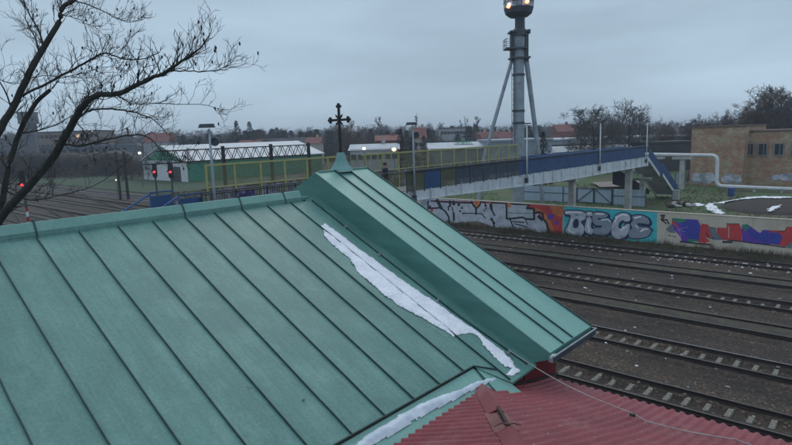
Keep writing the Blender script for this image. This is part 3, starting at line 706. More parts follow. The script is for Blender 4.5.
# piece 2: BISCE on teal
m = MB(); zz = lambda L: Z(560, 200, 7.92, L)
fill(m, zz([(32, 42), (400, 72), (768, 98), (768, 352), (520, 335), (250, 300), (40, 285), (28, 270)]), 0, TE)
LET = [[(40, 88), (110, 85), (180, 90), (208, 118), (198, 152), (165, 172), (190, 212), (186, 262), (150, 287), (100, 275), (62, 266), (42, 240), (62, 205), (80, 150), (84, 118), (45, 112)],
       [(228, 92), (254, 98), (256, 120), (232, 130), (210, 120), (208, 100)], [(214, 140), (238, 136), (252, 160), (244, 212), (264, 238), (252, 270), (215, 262), (196, 235), (204, 180)],
[(268, 100), (345, 100), (380, 122), (352, 142), (308, 142), (302, 156), (375, 150), (412, 176), (402, 236), (370, 272), (300, 276), (264, 258), (268, 224), (322, 218), (330, 202), (285, 198), (258, 165)],
       [(428, 156), (450, 120), (500, 102), (548, 116), (556, 158), (522, 172), (496, 160), (470, 182), (462, 212), (482, 226), (530, 190), (554, 200), (540, 262), (500, 302), (450, 307), (415, 280), (408, 222)],
       [(572, 128), (640, 120), (698, 148), (706, 190), (652, 184), (612, 186), (634, 212), (692, 215), (722, 242), (700, 282), (642, 300), (572, 302), (545, 282), (552, 240), (574, 220), (560, 190), (578, 160)]]
for i, L in enumerate(LET):
    s_ = smooth_closed(zz(L), 4); sh = grow(s_, 1.7); fill(m, [(a + .9, b + .9) for a, b in sh], 1, NA); fill(m, grow(s_, 1.1), 2, NA)
for i, L in enumerate(LET):
    s_ = smooth_closed(zz(L), 4); fill(m, s_, 3, GR if i in (3, 5) else SI); 
fill(m, smooth_closed(zz([(112, 160), (138, 150), (150, 178), (142, 214), (112, 222), (104, 200)])), 4, NA)
fill(m, zz([(118, 110), (150, 112), (148, 126), (116, 128)]), 4, GR)
for i, L in enumerate(([(50, 98), (120, 96), (170, 100)], [(70, 230), (85, 190), (98, 150)], [(220, 105), (240, 106)], [(225, 160), (222, 200), (230, 240)], [(285, 110), (345, 112)], [(330, 160), (380, 150), (398, 168)], [(440, 170), (452, 135), (495, 115), (530, 122)], [(480, 240), (530, 208)], [(590, 140), (640, 132)], [(640, 250), (660, 230), (695, 232)], [(80, 250), (120, 262)], [(600, 200), (620, 222)])):
    stroke(m, zz(L), 1.1 if i % 2 else 1.5, 5, WI)
for c in ((52, 104), (655, 240), (445, 135), (232, 246), (500, 215), (600, 142), (75, 240)): fill(m, zz([(c[0] + 9 * math.cos(t), c[1] + 8 * math.sin(t)) for t in [k * .7854 for k in range(8)]]), 6, WI)
g2 = m.build('graffiti', GM, gw); g2['label'] = 'rounded silver bubble letters BISCE with navy outline on bright teal'
# piece 3: red and purple shapes on the cream wall, with a black tag
m = MB(); z3_ = lambda L: Z(660, 205, 8.9, L); z4_ = lambda L: Z(722, 210, 8.9, L)
for L, wd in (([(5, 95), (40, 90), (20, 140), (60, 130), (80, 170)], 12), ([(20, 100), (10, 130), (55, 165)], 10), ([(40, 95), (30, 125)], 9), ([(70, 268), (100, 278)], 6), ([(110, 275), (140, 285)], 6)): stroke(m, z3_(L), wd / 8.9, 1, BK)
fill(m, z3_([(55, 210), (100, 170), (150, 190), (165, 240), (110, 250), (65, 235)]), 0, SLT)
fill(m, z3_([(108, 115), (230, 125), (335, 130), (370, 200), (350, 320), (290, 330), (195, 325), (180, 280), (130, 220), (105, 170)]), 1, PU)
fill(m, smooth_closed(z3_([(190, 150), (260, 130), (330, 150), (362, 220), (345, 300), (270, 300), (215, 250)])), 2, BL)
fill(m, z3_([(108, 115), (230, 125), (225, 150), (160, 160), (115, 140)]), 2, GN); fill(m, z3_([(110, 130), (125, 140), (175, 205), (150, 195), (108, 172)]), 3, RE); fill(m, z3_([(250, 305), (330, 305), (345, 325), (240, 328)]), 3, GN)
for L in ([(130, 175), (165, 215), (190, 280)], [(165, 215), (250, 195)], [(120, 240), (165, 220), (225, 240)]): stroke(m, z3_(L), .7, 4, LI)
fill(m, z3_([(370, 165), (430, 175), (445, 240), (465, 280), (410, 290), (445, 320), (400, 340), (340, 330), (355, 260), (360, 200)]), 3, RE)
fill(m, z3_([(430, 190), (500, 200), (505, 250), (560, 310), (470, 310), (445, 240)]), 1, SLT)
fill(m, z3_([(510, 200), (600, 205), (600, 170), (640, 170), (640, 310), (560, 310), (505, 250)]), 2, RE)
fill(m, z4_([(40, 125), (155, 125), (180, 180), (175, 275), (50, 265)]), 2, RE)
stroke(m, z4_([(62, 150), (60, 250)]), .7, 4, SI)
fill(m, z4_([(178, 130), (225, 125), (300, 180), (340, 205), (365, 175), (430, 180), (440, 300), (410, 310), (180, 280)]), 3, PU); fill(m, z4_([(180, 130), (225, 125), (250, 160), (200, 190)]), 4, GN)
fill(m, z4_([(230, 160), (330, 215), (360, 185), (420, 200), (430, 280), (380, 300), (260, 240)]), 4, BL)
fill(m, z4_([(430, 180), (560, 185), (580, 150), (623, 148), (700, 150), (700, 320), (600, 330), (560, 325), (430, 300)]), 3, RE); fill(m, z4_([(430, 200), (500, 200), (540, 240), (510, 310), (430, 300)]), 4, BL); fill(m, z4_([(560, 330), (600, 300), (640, 260), (700, 260), (700, 350)]), 5, SLT)
for L, wd in (([(180, 325), (330, 342), (450, 352)], 12), ([(410, 250), (440, 292), (480, 295)], 9), ([(560, 325), (640, 330)], 12)): stroke(m, z3_(L), wd / 8.9, 5, BK)
for L, wd in (([(10, 285), (90, 285)], 14), ([(50, 268), (175, 278), (260, 292), (420, 310), (560, 332)], 9), ([(40, 120), (150, 122)], 5), ([(500, 188), (560, 185), (580, 150)], 5)): stroke(m, z4_(L), wd / 8.9, 5, BK)
g3 = m.build('graffiti', GM, gw); g3['label'] = 'red, purple and blue angular graffiti with a small black tag beside it'

# ------------------------------------------------------------------ footbridge
fb = thing('footbridge', 'long footbridge over the tracks with white girder, blue parapet and stairs at both ends', 'bridge', (0, 0, 0))
NY, FY = 22.0, 24.5; X0, X1 = 12.3, 68.0; ZD = 6.28
def zg(x): return 5.68 - .42 * min(1, max(0, (x - 28) / 18))
MB().box(X0, X1, NY + .08, FY - .08, ZD - .2, ZD).build('deck', CONC, fb)
for Y, nm in ((NY, 'girder'), (FY, 'girder')):
    m = MB(); n_ = 30
    for i in range(n_):
        a = X0 + (X1 - X0) * i / n_; b = X0 + (X1 - X0) * (i + 1) / n_
        m.hexa([(a, Y - .06, zg(a)), (b, Y - .06, zg(b)), (b, Y + .06, zg(b)), (a, Y + .06, zg(a)), (a, Y - .06, ZD - .02), (b, Y - .06, ZD - .02), (b, Y + .06, ZD - .02), (a, Y + .06, ZD - .02)])
        m.hexa([(a, Y - .16, zg(a) - .03), (b, Y - .16, zg(b) - .03), (b, Y + .16, zg(b) - .03), (a, Y + .16, zg(a) - .03), (a, Y - .16, zg(a)), (b, Y - .16, zg(b)), (b, Y + .16, zg(b)), (a, Y + .16, zg(a))])
    m.build(nm, GIRD, fb)
x = X0 + .6
while x < X1: MB().box(x - .03, x + .03, NY - .15, NY - .065, zg(x) + .002, ZD + .02).build('stiffener', GIRD, fb); x += 1.65
# near parapet: posts, rails, panels of dark mesh, and blue sheet
m = MB(); x = X0; xs_ = []
while x < X1 + .1: xs_.append(x); x += 1.65
for x in xs_: m.box(x - .03, x + .03, NY - (.11 if x < 38.2 else .072), NY - .05, ZD - .12, 7.44)
m.box(X0, X1, NY - .12, NY - .03, 7.44, 7.50); m.build('parapet_frame', [STEEL_D], fb)
for i, x in enumerate(xs_[:-1]):
    a, b = x + .035, xs_[i + 1] - .035
    blue = x > 38.0 or 26.9 < x < 28.4; pb = 22.0 < x < 25.4
    if x < 21:
        m = MB(); q = a
        while q < b: m.box(q, q + .025, NY - .09, NY - .07, ZD + .02, 7.43); q += .13
        m.build('baluster_panel', BLUE if x > 13 else BLUE_RAIL, fb)
    else:
        m = MB().box(a, b, NY - .085, NY - .075, ZD - .02, 7.43); o = m.build('parapet_panel', BLUE if blue else (SPARSE if pb else (OLIVE3 if x < 29 else OLIVE2)), fb)
        if blue: o['label'] = 'navy blue sheet panel'
m = MB().box(41.3, X1, NY - .13, NY - .02, 7.505, 7.56); m.build('handrail', BLUE_RAIL, fb)
m = MB().box(X0, X1, NY - .14, NY + .05, 7.36, 7.40); m.build('handrail', BLACK, fb)
# far parapet below / behind: solid blue past the yellow fence
MB().box(43.6, X1, FY + .05, FY + .07, ZD, 7.45).build('parapet_panel', BLUE, fb)
# graffitied lower board on the far side
FB_B = mat('scribbled_board', (.16, .16, .08), (.09, .085, .07), 2.2, .7, c3=(.30, .24, .34), s3=2.4, k3=(.5, .6), contrast=(.45, .55))
MB().box(X0, 43.4, FY + .05, FY + .07, ZD, 7.38).build('kick_board', FB_B, fb)
MB().box(14.0, 14.9, NY - .11, NY - .10, ZD, 7.35).build('painted_board', mat('purple_board', (.05, .04, .16), (.02, .02, .08), 4, .6, c3=(.3, .28, .5), s3=3, k3=(.52, .6)), fb)
# piers
for X, w_ in ((48.95, .5), (63.2, .6)):
    m = MB(); m.box(X - w_ / 2, X + w_ / 2, NY + .1, NY + .1 + w_, -.1, zg(X) - .32); m.box(X - w_ / 2 - .08, X + w_ / 2 + .08, NY - .1, FY + .1, zg(X) - .32, zg(X) - .03)
    m.build('pier', CONC, fb)
for X in (14.0,):
    MB().box(X - .25, X + .25, NY + .3, FY - .3, -.1, zg(X) - .03).build('pier', CONC, fb)
m = MB(); m.box(68.3, 68.8, NY + .4, NY + .95, 0, 3.45); m.hexa([(68.25, NY - .1, 3.45), (68.85, NY - .1, 3.45), (68.85, NY + 2.7, 3.45), (68.25, NY + 2.7, 3.45), (68.0, NY - .3, 3.75), (69.1, NY - .3, 3.75), (69.1, NY + 2.8, 3.75), (68.0, NY + 2.8, 3.75)]); m.build('pier', CONC, fb)
# stairs, right end (falls along +X) and left end (falls along -X)
def stair(xa, xb, za, zb, side, mt):
    st = MB(); n_ = 30
    for i in range(n_):
        a = xa + (xb - xa) * i / n_; b = xa + (xb - xa) * (i + 1) / n_; z = za + (zb - za) * (i + 1) / n_
        st.box(min(a, b), max(a, b), NY + .1, FY - .1, z - .12, z)
    s = st.build('stair_flight', CONC, fb)
    for Y in (NY, FY):
        m = MB(); m.hexa([(xa, Y - .05, za - .42), (xb, Y - .05, zb - .42), (xb, Y + .05, zb - .42), (xa, Y + .05, za - .42), (xa, Y - .05, za - .02), (xb, Y - .05, zb - .02), (xb, Y + .05, zb - .02), (xa, Y + .05, za - .02)]); m.build('stringer', GIRD if side else BLUE_RAIL, s)
        m = MB()
        if side: m.hexa([(xa, Y - .07, za), (xb, Y - .07, zb), (xb, Y - .055, zb), (xa, Y - .055, za), (xa, Y - .07, za + 1.15), (xb, Y - .07, zb + 1.15), (xb, Y - .055, zb + 1.15), (xa, Y - .055, za + 1.15)])
        else:
            for h in (.55, 1.15): m.beam((xa, Y, za + h), (xb, Y, zb + h), .07, .07)
            for i in range(9): t = i / 8; m.beam((xa + (xb - xa) * t, Y, za + (zb - za) * t), (xa + (xb - xa) * t, Y, za + (zb - za) * t + 1.15), .05, .05)
        m.build('stair_railing', mt, s)
stair(68.0, 72.3, 6.25, 4.05, 1, BLUE); MB().box(72.3, 73.4, NY, FY, 3.9, 4.05).build('landing', CONC, fb); MB().box(72.3, 73.4, NY - .07, NY - .055, 3.7, 5.2).build('parapet_panel', BLUE, fb)
stair(73.4, 79.5, 4.05, .85, 1, BLUE)
stair(11.3, -1.2, 6.25, -.1, 0, BLUE_RAIL)
MB().box(11.3, 12.3, NY, FY, 6.1, 6.25).build('landing', CONC, fb)
for Y in (NY, FY):
    m = MB(); m.box(11.3, 12.3, Y - .01, Y + .01, 6.3, 7.3)
    for h in (.55, 1.2): m.beam((11.3, Y, 6.25 + h), (12.35, Y, 6.25 + h), .07, .07)
    m.build('landing_railing', BLUE, fb)
m = MB(); m.hexa([(64.6, FY + .1, 3.3), (77, FY + .1, .9), (77, FY + .2, .9), (64.6, FY + .2, 3.3), (64.6, FY + .1, 5.3), (77, FY + .1, 1.5), (77, FY + .2, 1.5), (64.6, FY + .2, 5.3)]); m.build('under_stair_shade_sheet', mat('under_stair_shade', (.02, .025, .035)), fb)  # added dark sheet; its colour stands in for the shade under the stairs

for u, v, nm in ((303.5, 400.5, 0), (248, 388, 1), (381, 391, 2)):
    p = on(u, v, (0, -TB, 1), ZR - YR * TB)
    if nm == 1: o = MB().tube([p + Vector((0, .03, .01)), p + Vector((.01, -.01, .012)), p + Vector((-.01, -.05, .01)), p + Vector((.02, -.08, .012))], .0025, 4).build('fallen_twig', BLACK); tag(o, 'thin dark twig lying on the green roof', 'twig')
    elif nm == 0:
        o = MB().face([p + Vector((-.03, 0, .008)), p + Vector((0, -.014, .018)), p + Vector((.04, -.004, .01)), p + Vector((.005, .016, .016))]).build('fallen_leaf', mat('leaf_brown', (.12, .04, .02))); tag(o, 'reddish brown leaf lying on the lower green roof', 'leaf')
# yellow screen fence on the far side
yf = thing('screen_fence', 'tall yellow framed mesh screen along the far side of the footbridge', 'fence', (0, FY, ZD))
m = MB(); pan = []
x = aty(206, 170, FY).x; gap = (aty(346, 165, FY).x, aty(362, 165, FY).x); xs_ = []
while x < 43.3: xs_.append(x); x += 1.52
for x in xs_:
    if gap[0] < x < gap[1]: x = gap[1] if x > sum(gap) / 2 else gap[0]
    m = MB().box(x - .045, x + .045, -.035, .035, 0, 2.24); m.build('post', YEL, yf)
for a, b in ((xs_[0], gap[0]), (gap[1], xs_[-1])):
    m = MB(); m.box(a, b, -.03, .03, 2.15, 2.24); m.box(a, b, -.03, .03, 1.12, 1.17); m.build('frame_rail', YEL, yf)
for a, b in zip(xs_, xs_[1:]):
    if a + .3 > gap[0] and b - .3 < gap[1]: continue
    MB().box(a + .04, b - .04, -.008, .004, 1.18, 2.17).build('mesh_panel', OLIVE, yf)

# lamps on the bridge
def lamp(x, label, big):
    t = thing('street_lamp', label, 'street lamp', (x, NY - .22, 5.75), 0, 'lamp posts along the footbridge')
    m = MB().tube([(0, 0, 0), (0, 0, 2), (0, 0, 4.35)], [.075, .06, .045], 10); m.build('pole', WHITE if not big else STEEL, t, smooth=True)
    m = MB().box(-.1, .1, -.08, .12, -.15, .25); m.build('bracket', STEEL_D, t)
    m = MB(); m.hexa([(-.42, -.11, 4.40), (.24, -.11, 4.40), (.24, .11, 4.40), (-.42, .11, 4.40), (-.36, -.08, 4.56), (.2, -.08, 4.56), (.2, .08, 4.56), (-.36, .08, 4.56)]) if big else m.box(-.32, .28, -.08, .08, 4.36, 4.44)
    hd_ = m.build('lamp_head', STEEL_D, t)
    hd_.rotation_euler = (0, 0, R(-48))
    if big:
        c = Vector((.16, -.1, 3.82)); m = MB(); ax = Vector((math.cos(HEAD), math.sin(HEAD), 0)); sd_ = Vector((ax.y, -ax.x, 0)); n_ = 18
        ring = [c + (sd_ * math.cos(k * 2 * math.pi / n_) + Vector((0, 0, 1)) * math.sin(k * 2 * math.pi / n_)) * .15 for k in range(n_)]
        m.tube(ring + [ring[0]], .045, 6); m.tube([c + ax * .02, c + ax * .10], [.15, .10], 14); m.build('round_floodlight', STEEL_D, t)
lamp(12.8, 'grey lamp post with flat head, at the left end of the yellow screen', True)
lamp(26.03, 'grey lamp post with flat head and round floodlight, right of the bridge person', True)
lamp(39.6, 'thin white lamp post standing in front of the lattice tower where the blue parapet starts', False)
lamp(53.7, 'thin white lamp post above the blue parapet, in front of the big bare tree', False)
lamp(66.8, 'thin white lamp post at the head of the right-hand stairs of the footbridge', False)

# ------------------------------------------------------------------ person on the bridge
def person():
    pp = aty(385, 170, 22.35); X, Y = pp.x, 22.35
    t = thing('person', 'person in dark navy coat standing on the footbridge, above the green gable', 'person', (X, Y, ZD), R(60))
    J = {'pel': (0, 0, .95), 'sp': (0, .01, 1.15), 'ch': (0, 0, 1.38), 'nk': (0, .01, 1.50), 'hd': (0, .03, 1.60), 'tp': (0, .02, 1.74),
         'sl': (-.18, 0, 1.42), 'el': (-.24, .02, 1.16), 'wl': (-.22, .14, .95), 'fl': (-.21, .19, .88), 'sr_': (.18, 0, 1.42), 'er': (.25, -.01, 1.16), 'wr': (.24, .10, .94), 'fr': (.23, .14, .86),
         'hl': (-.10, 0, .88), 'kl': (-.11, .03, .50), 'al': (-.12, -.02, .09), 'tl': (-.13, .16, .04), 'hr': (.10, 0, .88), 'kr': (.11, .0, .50), 'ar': (.12, -.05, .09), 'tr': (.13, .13, .04)}
    rad = dict(pel=.15, sp=.14, ch=.16, nk=.06, hd=.09, tp=.075, sl=.075, el=.055, wl=.035, fl=.03, sr_=.075, er=.055, wr=.035, fr=.03, hl=.10, kl=.068, al=.045, tl=.04, hr=.10, kr=.068, ar=.045, tr=.04)
    E = [('pel', 'sp'), ('sp', 'ch'), ('ch', 'nk'), ('nk', 'hd'), ('hd', 'tp'), ('ch', 'sl'), ('sl', 'el'), ('el', 'wl'), ('wl', 'fl'), ('ch', 'sr_'), ('sr_', 'er'), ('er', 'wr'), ('wr', 'fr'), ('pel', 'hl'), ('hl', 'kl'), ('kl', 'al'), ('al', 'tl'), ('pel', 'hr'), ('hr', 'kr'), ('kr', 'ar'), ('ar', 'tr')]
    def skin(name, keys, sc, mt, extra=None):
        ks = [k for k in J if k in keys]; me = bpy.data.meshes.new(name)
        vs = [Vector(J[k]) for k in ks]; es = [(ks.index(a), ks.index(b)) for a, b in E if a in keys and b in keys]
        rr = [rad[k] * sc for k in ks]
        if extra:
            for base, pt, r_ in extra: vs.append(Vector(pt)); es.append((ks.index(base) if isinstance(base, str) else base, len(vs) - 1)); rr.append(r_)
        me.from_pydata(vs, es, []); o = link(bpy.data.objects.new(name, me), t)
        sm = o.modifiers.new('skin', 'SKIN'); sm.use_smooth_shade = True
        for i, d in enumerate(me.skin_vertices[0].data): d.radius = (rr[i], rr[i] * .85); d.use_root = (i == 0)
        ss = o.modifiers.new('sub', 'SUBSURF'); ss.levels = ss.render_levels = 2; me.materials.append(mt); return o
    fing = []
    for wk, s_ in (('fl', -1), ('fr', 1)):
        b = Vector(J[wk])
        for i in range(5): fing.append((wk, b + Vector(((i - 2) * .017, .03 + (.0 if i else -.02), -.075 if i else -.03)), .009))
    skin('body', list(J), 1, mat('skin', (.35, .2, .15)), fing)
    skin('coat', ['pel', 'sp', 'ch', 'sl', 'el', 'wl', 'sr_', 'er', 'wr', 'hl', 'hr'], 1.55, mat('navy_coat', (.012, .018, .060), (.008, .012, .04)), [('hl', (-.10, 0, .60), .17), ('hr', (.10, 0, .60), .17)])
    skin('trousers', ['pel', 'hl', 'kl', 'al', 'hr', 'kr', 'ar'], 1.13, mat('dark_jeans', (.015, .02, .045), (.01, .014, .03)))
    m = MB(); m.blob((0, .0, 1.70), .105, .115, .10, 0, 12, 8, 2, .03); m.build('hair', mat('dark_hair', (.018, .012, .010)), t, smooth=True)
    m = MB()
    for s_ in (-1, 1): m.blob((s_ * .035, .112, 1.655), .012, .008, .008, 0, 6, 4, 0, 0)
    m.blob((0, .125, 1.62), .012, .018, .02, 0, 6, 4, 0, 0); m.blob((0, .113, 1.575), .025, .008, .008, 0, 6, 4, 0, 0); m.build('face_features', mat('features', (.12, .06, .05)), t)
person()

# ------------------------------------------------------------------ lattice-legged tower
def tower():
    b = atd(518.5, 180, 70); t = thing('lamp_tower', 'tall grey steel mast on two slanted legs with railed platform and red lights', 'tower', (b.x, b.y, 0), HEAD - R(90))
    zt = lambda v: atd(519, v, 70).z
    xo = lambda u, v: (u - 519) / 569 * 70
    zp, zpb = zt(14), zt(17)
    m = MB(); m.tube([(0, 0, -.1), (0, 0, zt(60)), (0, 0, zt(32))], [.74, .66, .62], 16); m.build('column', STEEL, t, smooth=False)
    m = MB(); m.tube([(.15, 0, zt(34)), (.15, 0, zp)], [.60, .58], 16); m.tube([(0.1, 0, zt(36)), (.1, 0, zt(31.5)), (.1, 0, zt(28.5))], [.95, .95, .62], 16); m.build('upper_column', STEEL_D, t)
    for s_, uu, ub in ((-1, 512.5, 486.5), (1, 526.5, 536)):
        xa, xb = xo(uu, 60) - xo(519, 0), xo(ub, 156) * (1.1 if s_ < 0 else 1.28)
        m = MB(); yb_ = -1.2 if s_ < 0 else .8
        m.tube([(xa, 0, zt(60)), (xb * 1.0, yb_, zt(156)), (xb * 1.24, yb_ * 1.4, -.1)], [.20, .24, .26] if s_ < 0 else [.30, .26, .25], 10); m.build('leg', STEEL, t)
        m = MB(); m.box(xa - .2, xa + .2, -.3, .3, zt(62), zt(33)); m.build('upright', STEEL_D, t)
    m = MB()
    for v, a, bb in ((32, -1.15, 1.05), (48.5, -1.65, .9), (58, -1.1, 1.25)): m.box(a, bb, -.9, .9, zt(v) - .12, zt(v) + .06)
    m.box(1.0, 1.35, -.3, .3, zt(34), zt(30)); m.box(.9, 1.2, -.2, .2, zt(60), zt(58)); m.build('stage', STEEL_D, t)
    m = MB()
    for k in range(2):
        for h in (.5, 1.0): m.beam((-1.65, -.9 + 1.8 * k, zt(48.5) + h), (-.9, -.9 + 1.8 * k, zt(48.5) + h), .05, .05)
    for h in (.35, .7, 1.05): m.beam((-1.65, -.9, zt(48.5) + h), (-1.65, .9, zt(48.5) + h), .05, .05)
    for y in (-.9, 0, .9): m.beam((-1.65, y, zt(48.5)), (-1.65, y, zt(48.5) + 1.1), .05, .05)
    m.build('stage_railing', STEEL_D, t)
    m = MB()
    for sx in (-.95, -.6): m.beam((sx, -.65, zt(150)), (sx, -.65, zt(50)), .05, .05)
    z = zt(150)
    while z < zt(50): m.beam((-.95, -.65, z), (-.6, -.65, z), .04, .04); z += .6
    m.build('ladder', STEEL_D, t)
    for v in (76, 112, 124): m = MB().tube([(0, 0, zt(v)), (0, 0, zt(v) + .25)], .76, 16); m.build('collar', STEEL_D, t)
    # platform: round pan with glazed railing
    m = MB(); m.tube([(0, 0, zpb), (0, 0, zpb + .35), (0, 0, zpb + .9), (0, 0, zpb + 1.0)], [1.1, 1.55, 1.72, 1.72], 20); m.build('platform', STEEL_D, t)
    m = MB(); n_ = 20
    for k in range(n_): a = 2 * math.pi * k / n_; m.beam((1.68 * math.cos(a), 1.68 * math.sin(a), zpb + 1), (1.75 * math.cos(a), 1.75 * math.sin(a), zpb + 2.7), .05, .05)
    for h in (1.6, 2.1, 2.65): m.tube([(1.74 * math.cos(2 * math.pi * k / n_), 1.74 * math.sin(2 * math.pi * k / n_), zpb + h) for k in range(n_ + 1)], .04, 5)
    m.tube([(0, 0, zpb + 1), (0, 0, zpb + 3.4)], .45, 12); m.box(-.9, -.4, -1.3, -1.0, zpb + 1.2, zpb + 1.7); m.box(.5, 1.2, -1.2, -1.0, zpb + 1.3, zpb + 1.8); m.build('platform_railing', STEEL_D, t)
    m = MB(); m.tube([(0, 0, zpb + 1.02), (0, 0, zpb + 2.6)], 1.70, 20, cap=False); m.build('screen', mesh_mat('pale_screen', (.5, .55, .6), .5), t)
    gl = glow('red_beacon', (1, .22, .10), 3.2); wl = glow('white_hot', (1, .75, .65), 6)
    for x, y, z in ((-1.40, -1.05, zt(6.5)), (.60, -1.70, zt(3.5))):
        m = MB().blob((x, y, z - .2), .26, .2, .2, 0, 10, 8, 0, .05); o = m.build('beacon', gl, t, smooth=True); m = MB().blob((x + .03, y - .12, z), .15, .13, .15, 0, 8, 6, 0, 0); m.build('bulb', wl, o, smooth=True)
tower()

# ------------------------------------------------------------------ trees
def curve(p, d, L, n, q, wob, upb):
    pts = [Vector(p)]; d = Vector(d).normalized()
    for i in range(n):
        d = (d + Vector((q.gauss(0, wob), q.gauss(0, wob), q.gauss(0, wob) + upb))).normalized(); pts.append(pts[-1] + d * (L / n))
    return pts
class Arr:
    def __init__(s): s.V = []; s.F = []
    def tube(s, pts, r0_, r1_, n=3):
        b = len(s.V); N = len(pts)
        for i, p in enumerate(pts):
            d = pts[min(i + 1, N - 1)] - pts[max(i - 1, 0)]; d = d.normalized() if d.length > 0 else Vector((0, 0, 1))
            a = Vector((0, 0, 1)) if abs(d.z) < .95 else Vector((1, 0, 0)); x = d.cross(a).normalized(); y = x.cross(d); r = r0_ + (r1_ - r0_) * i / (N - 1)
            for k in range(n):
                t = 6.2832 * k / n; s.V.append(p + (x * math.cos(t) + y * math.sin(t)) * r)
        for i in range(N - 1):
            for k in range(n): s.F.append((b + i * n + k, b + i * n + (k + 1) % n, b + (i + 1) * n + (k + 1) % n, b + (i + 1) * n + k))
    def np(s): return np.array([tuple(v) for v in s.V], np.float32).reshape(-1, 3), np.array(s.F, np.int32).reshape(-1, 4)
def bare_tree(h, spread, seed, dens=1., tr=None, th=.28, upb=.10, twr=.022, lv=4):
    q = random.Random(seed); T = Arr(); C = Arr(); tr = tr or h * .02
    tp = curve((0, 0, 0), (q.gauss(0, .05), q.gauss(0, .05), 1), h * .8, 8, q, .07, .05); T.tube(tp, tr, tr * .25, 7)
    def br(p, d, L, r, l):
        n = 4 if l < 3 else 2; pts = curve(p, d, L, n, q, .16, upb); A = T if l == 1 else C
        A.tube(pts, r, max(twr * .5, r * .4), 5 if l == 1 else 3)
        if l >= lv: return
        k = max(2, int(q.uniform(5, 8) * dens))
        for i in range(k):
            t = q.uniform(.25, 1); s_ = t * n; j = min(n - 1, int(s_)); P = pts[j].lerp(pts[j + 1], s_ - j); dd = (pts[j + 1] - pts[j]).normalized()
            o = Vector((q.gauss(0, 1), q.gauss(0, 1), q.gauss(0, 1))).normalized(); dd = (dd * .7 + o * .8 + Vector((0, 0, .12))).normalized()
            br(P, dd, L * q.uniform(.38, .62), max(twr, r * .5), l + 1)
    k = int(11 * dens)
    for i in range(k):
        t = th + (1 - th) * (i + q.random()) / k; s_ = t * 8; j = min(7, int(s_)); P = tp[j].lerp(tp[j + 1], s_ - j); a = i * 2.4 + q.uniform(-.5, .5)
        el = .35 + .9 * t; br(P, Vector((math.cos(a), math.sin(a), el)), spread * q.uniform(.75, 1.1) * (1.15 - .5 * t), tr * .42 * (1.1 - .6 * t), 1)
    return T.np(), C.np()
def conifer(h, r, seed):
    q = random.Random(seed); T = Arr(); C = Arr(); T.tube([Vector((0, 0, 0)), Vector((0, 0, h * .96))], h * .016, h * .003, 5)
    V = []; F = []
    for i in range(1500):
        t = q.random() ** .8; z = h * (.06 + .94 * t); R_ = r * (1 - t) ** .85 * (1 + .22 * math.sin(t * 40 + q.random())) + .05 * h * .1; a = q.uniform(0, 6.283); rr = R_ * q.random() ** .45
        L = r * q.uniform(.14, .3) * (1.1 - t * .6); c = Vector((rr * math.cos(a), rr * math.sin(a), z - rr * .22)); d = Vector((math.cos(a), math.sin(a), q.uniform(-.6, .3))).normalized(); s_ = Vector((-math.sin(a), math.cos(a), q.uniform(-.4, .4))) * L * .35
        n = len(V); V += [c - s_, c + s_, c + d * L + s_ * .4, c + d * L - s_ * .4]; F.append((n, n + 1, n + 2, n + 3))
    C.V = V; C.F = F; return T.np(), C.np()
PROTO = {}
def proto(kind, seed):
    k = (kind, seed)
    if k not in PROTO:
        if kind == 'bare': PROTO[k] = bare_tree(10, 4.3, seed, 1.0, twr=.017, upb=.05)
        elif kind == 'bushy': PROTO[k] = bare_tree(10, 3.9, seed, 1.15, twr=.018, th=.1, upb=.05)
        elif kind == 'poplar': PROTO[k] = bare_tree(10, 1.5, seed, 1.0, twr=.016, th=.08, upb=.28)
        elif kind == 'conifer': PROTO[k] = conifer(10, 2.3, seed)
    return PROTO[k]
def place_tree(u, d, vtop, kind, label, seed, width=None, cm=None, z0=0., group=None, name=None):
    p = atd(u, 150, d); ztop = atd(u, vtop, d).z; h = ztop - z0; (TV, TF), (CV, CF) = proto(kind, seed)
    real = max(TV[:, 2].max(), CV[:, 2].max()); s_ = h / real
    w_ = s_ if width is None else width / 569 * d / (np.percentile(np.abs(CV[:, :2]), 97) * 2)
    t = thing(name or {'bare': 'bare_tree', 'bushy': 'bushy_tree', 'poplar': 'poplar_tree', 'conifer': 'conifer_tree'}[kind], label, 'tree', (p.x, p.y, z0 - .1), random.Random(u).uniform(0, 6), group)
    sc = np.array([w_, w_, s_])
    arr_obj('trunk', TV * sc, TF, BARK, t); arr_obj('crown', CV * sc, CF, cm or (NEEDLE if kind == 'conifer' else TWIG_G), t)
T = place_tree
T(596, 118, 103, 'bushy', 'wide bare tree with dense fine twigs behind the blue parapet', 1, 60, z0=.5)
T(628, 122, 97, 'bare', 'tall bare tree with upright forked limbs right of the wide twiggy tree', 2, 52, z0=.5)
T(611, 140, 108, 'bare', 'slim bare tree between the wide twiggy tree and the tall forked one', 3, 40, z0=.5)
for i, (u, v, lb) in enumerate(((657, 121, 'first of the reddish brown bushes, beside the right-hand lamp post'), (671, 119, 'reddish brown bush in the middle of its row left of the brick building'), (686, 122, 'reddish brown bush next to the corner of the brick building'))):
    T(u, 128, v, 'bushy', lb, 4 + i, 24, TWIG_R, .5, 'reddish brown bushes left of the brick building')
T(543, 92, 131, 'conifer', 'dark conifer beside the foot of the grey tower', 11, 22)
T(352, 150, 122, 'bushy', 'dark reddish bare tree just right of the cross', 5, 40, TWIG_R)
T(368, 150, 126, 'bare', 'smaller dark bare tree right of the cross, by the lit white building', 6, 30, TWIG_R)
T(401, 118, 128, 'conifer', 'dark conifer left of the lamp post with round floodlight', 12, 18)
T(413, 112, 134, 'conifer', 'dark broad conifer directly behind the lamp post with round floodlight', 13, 20)
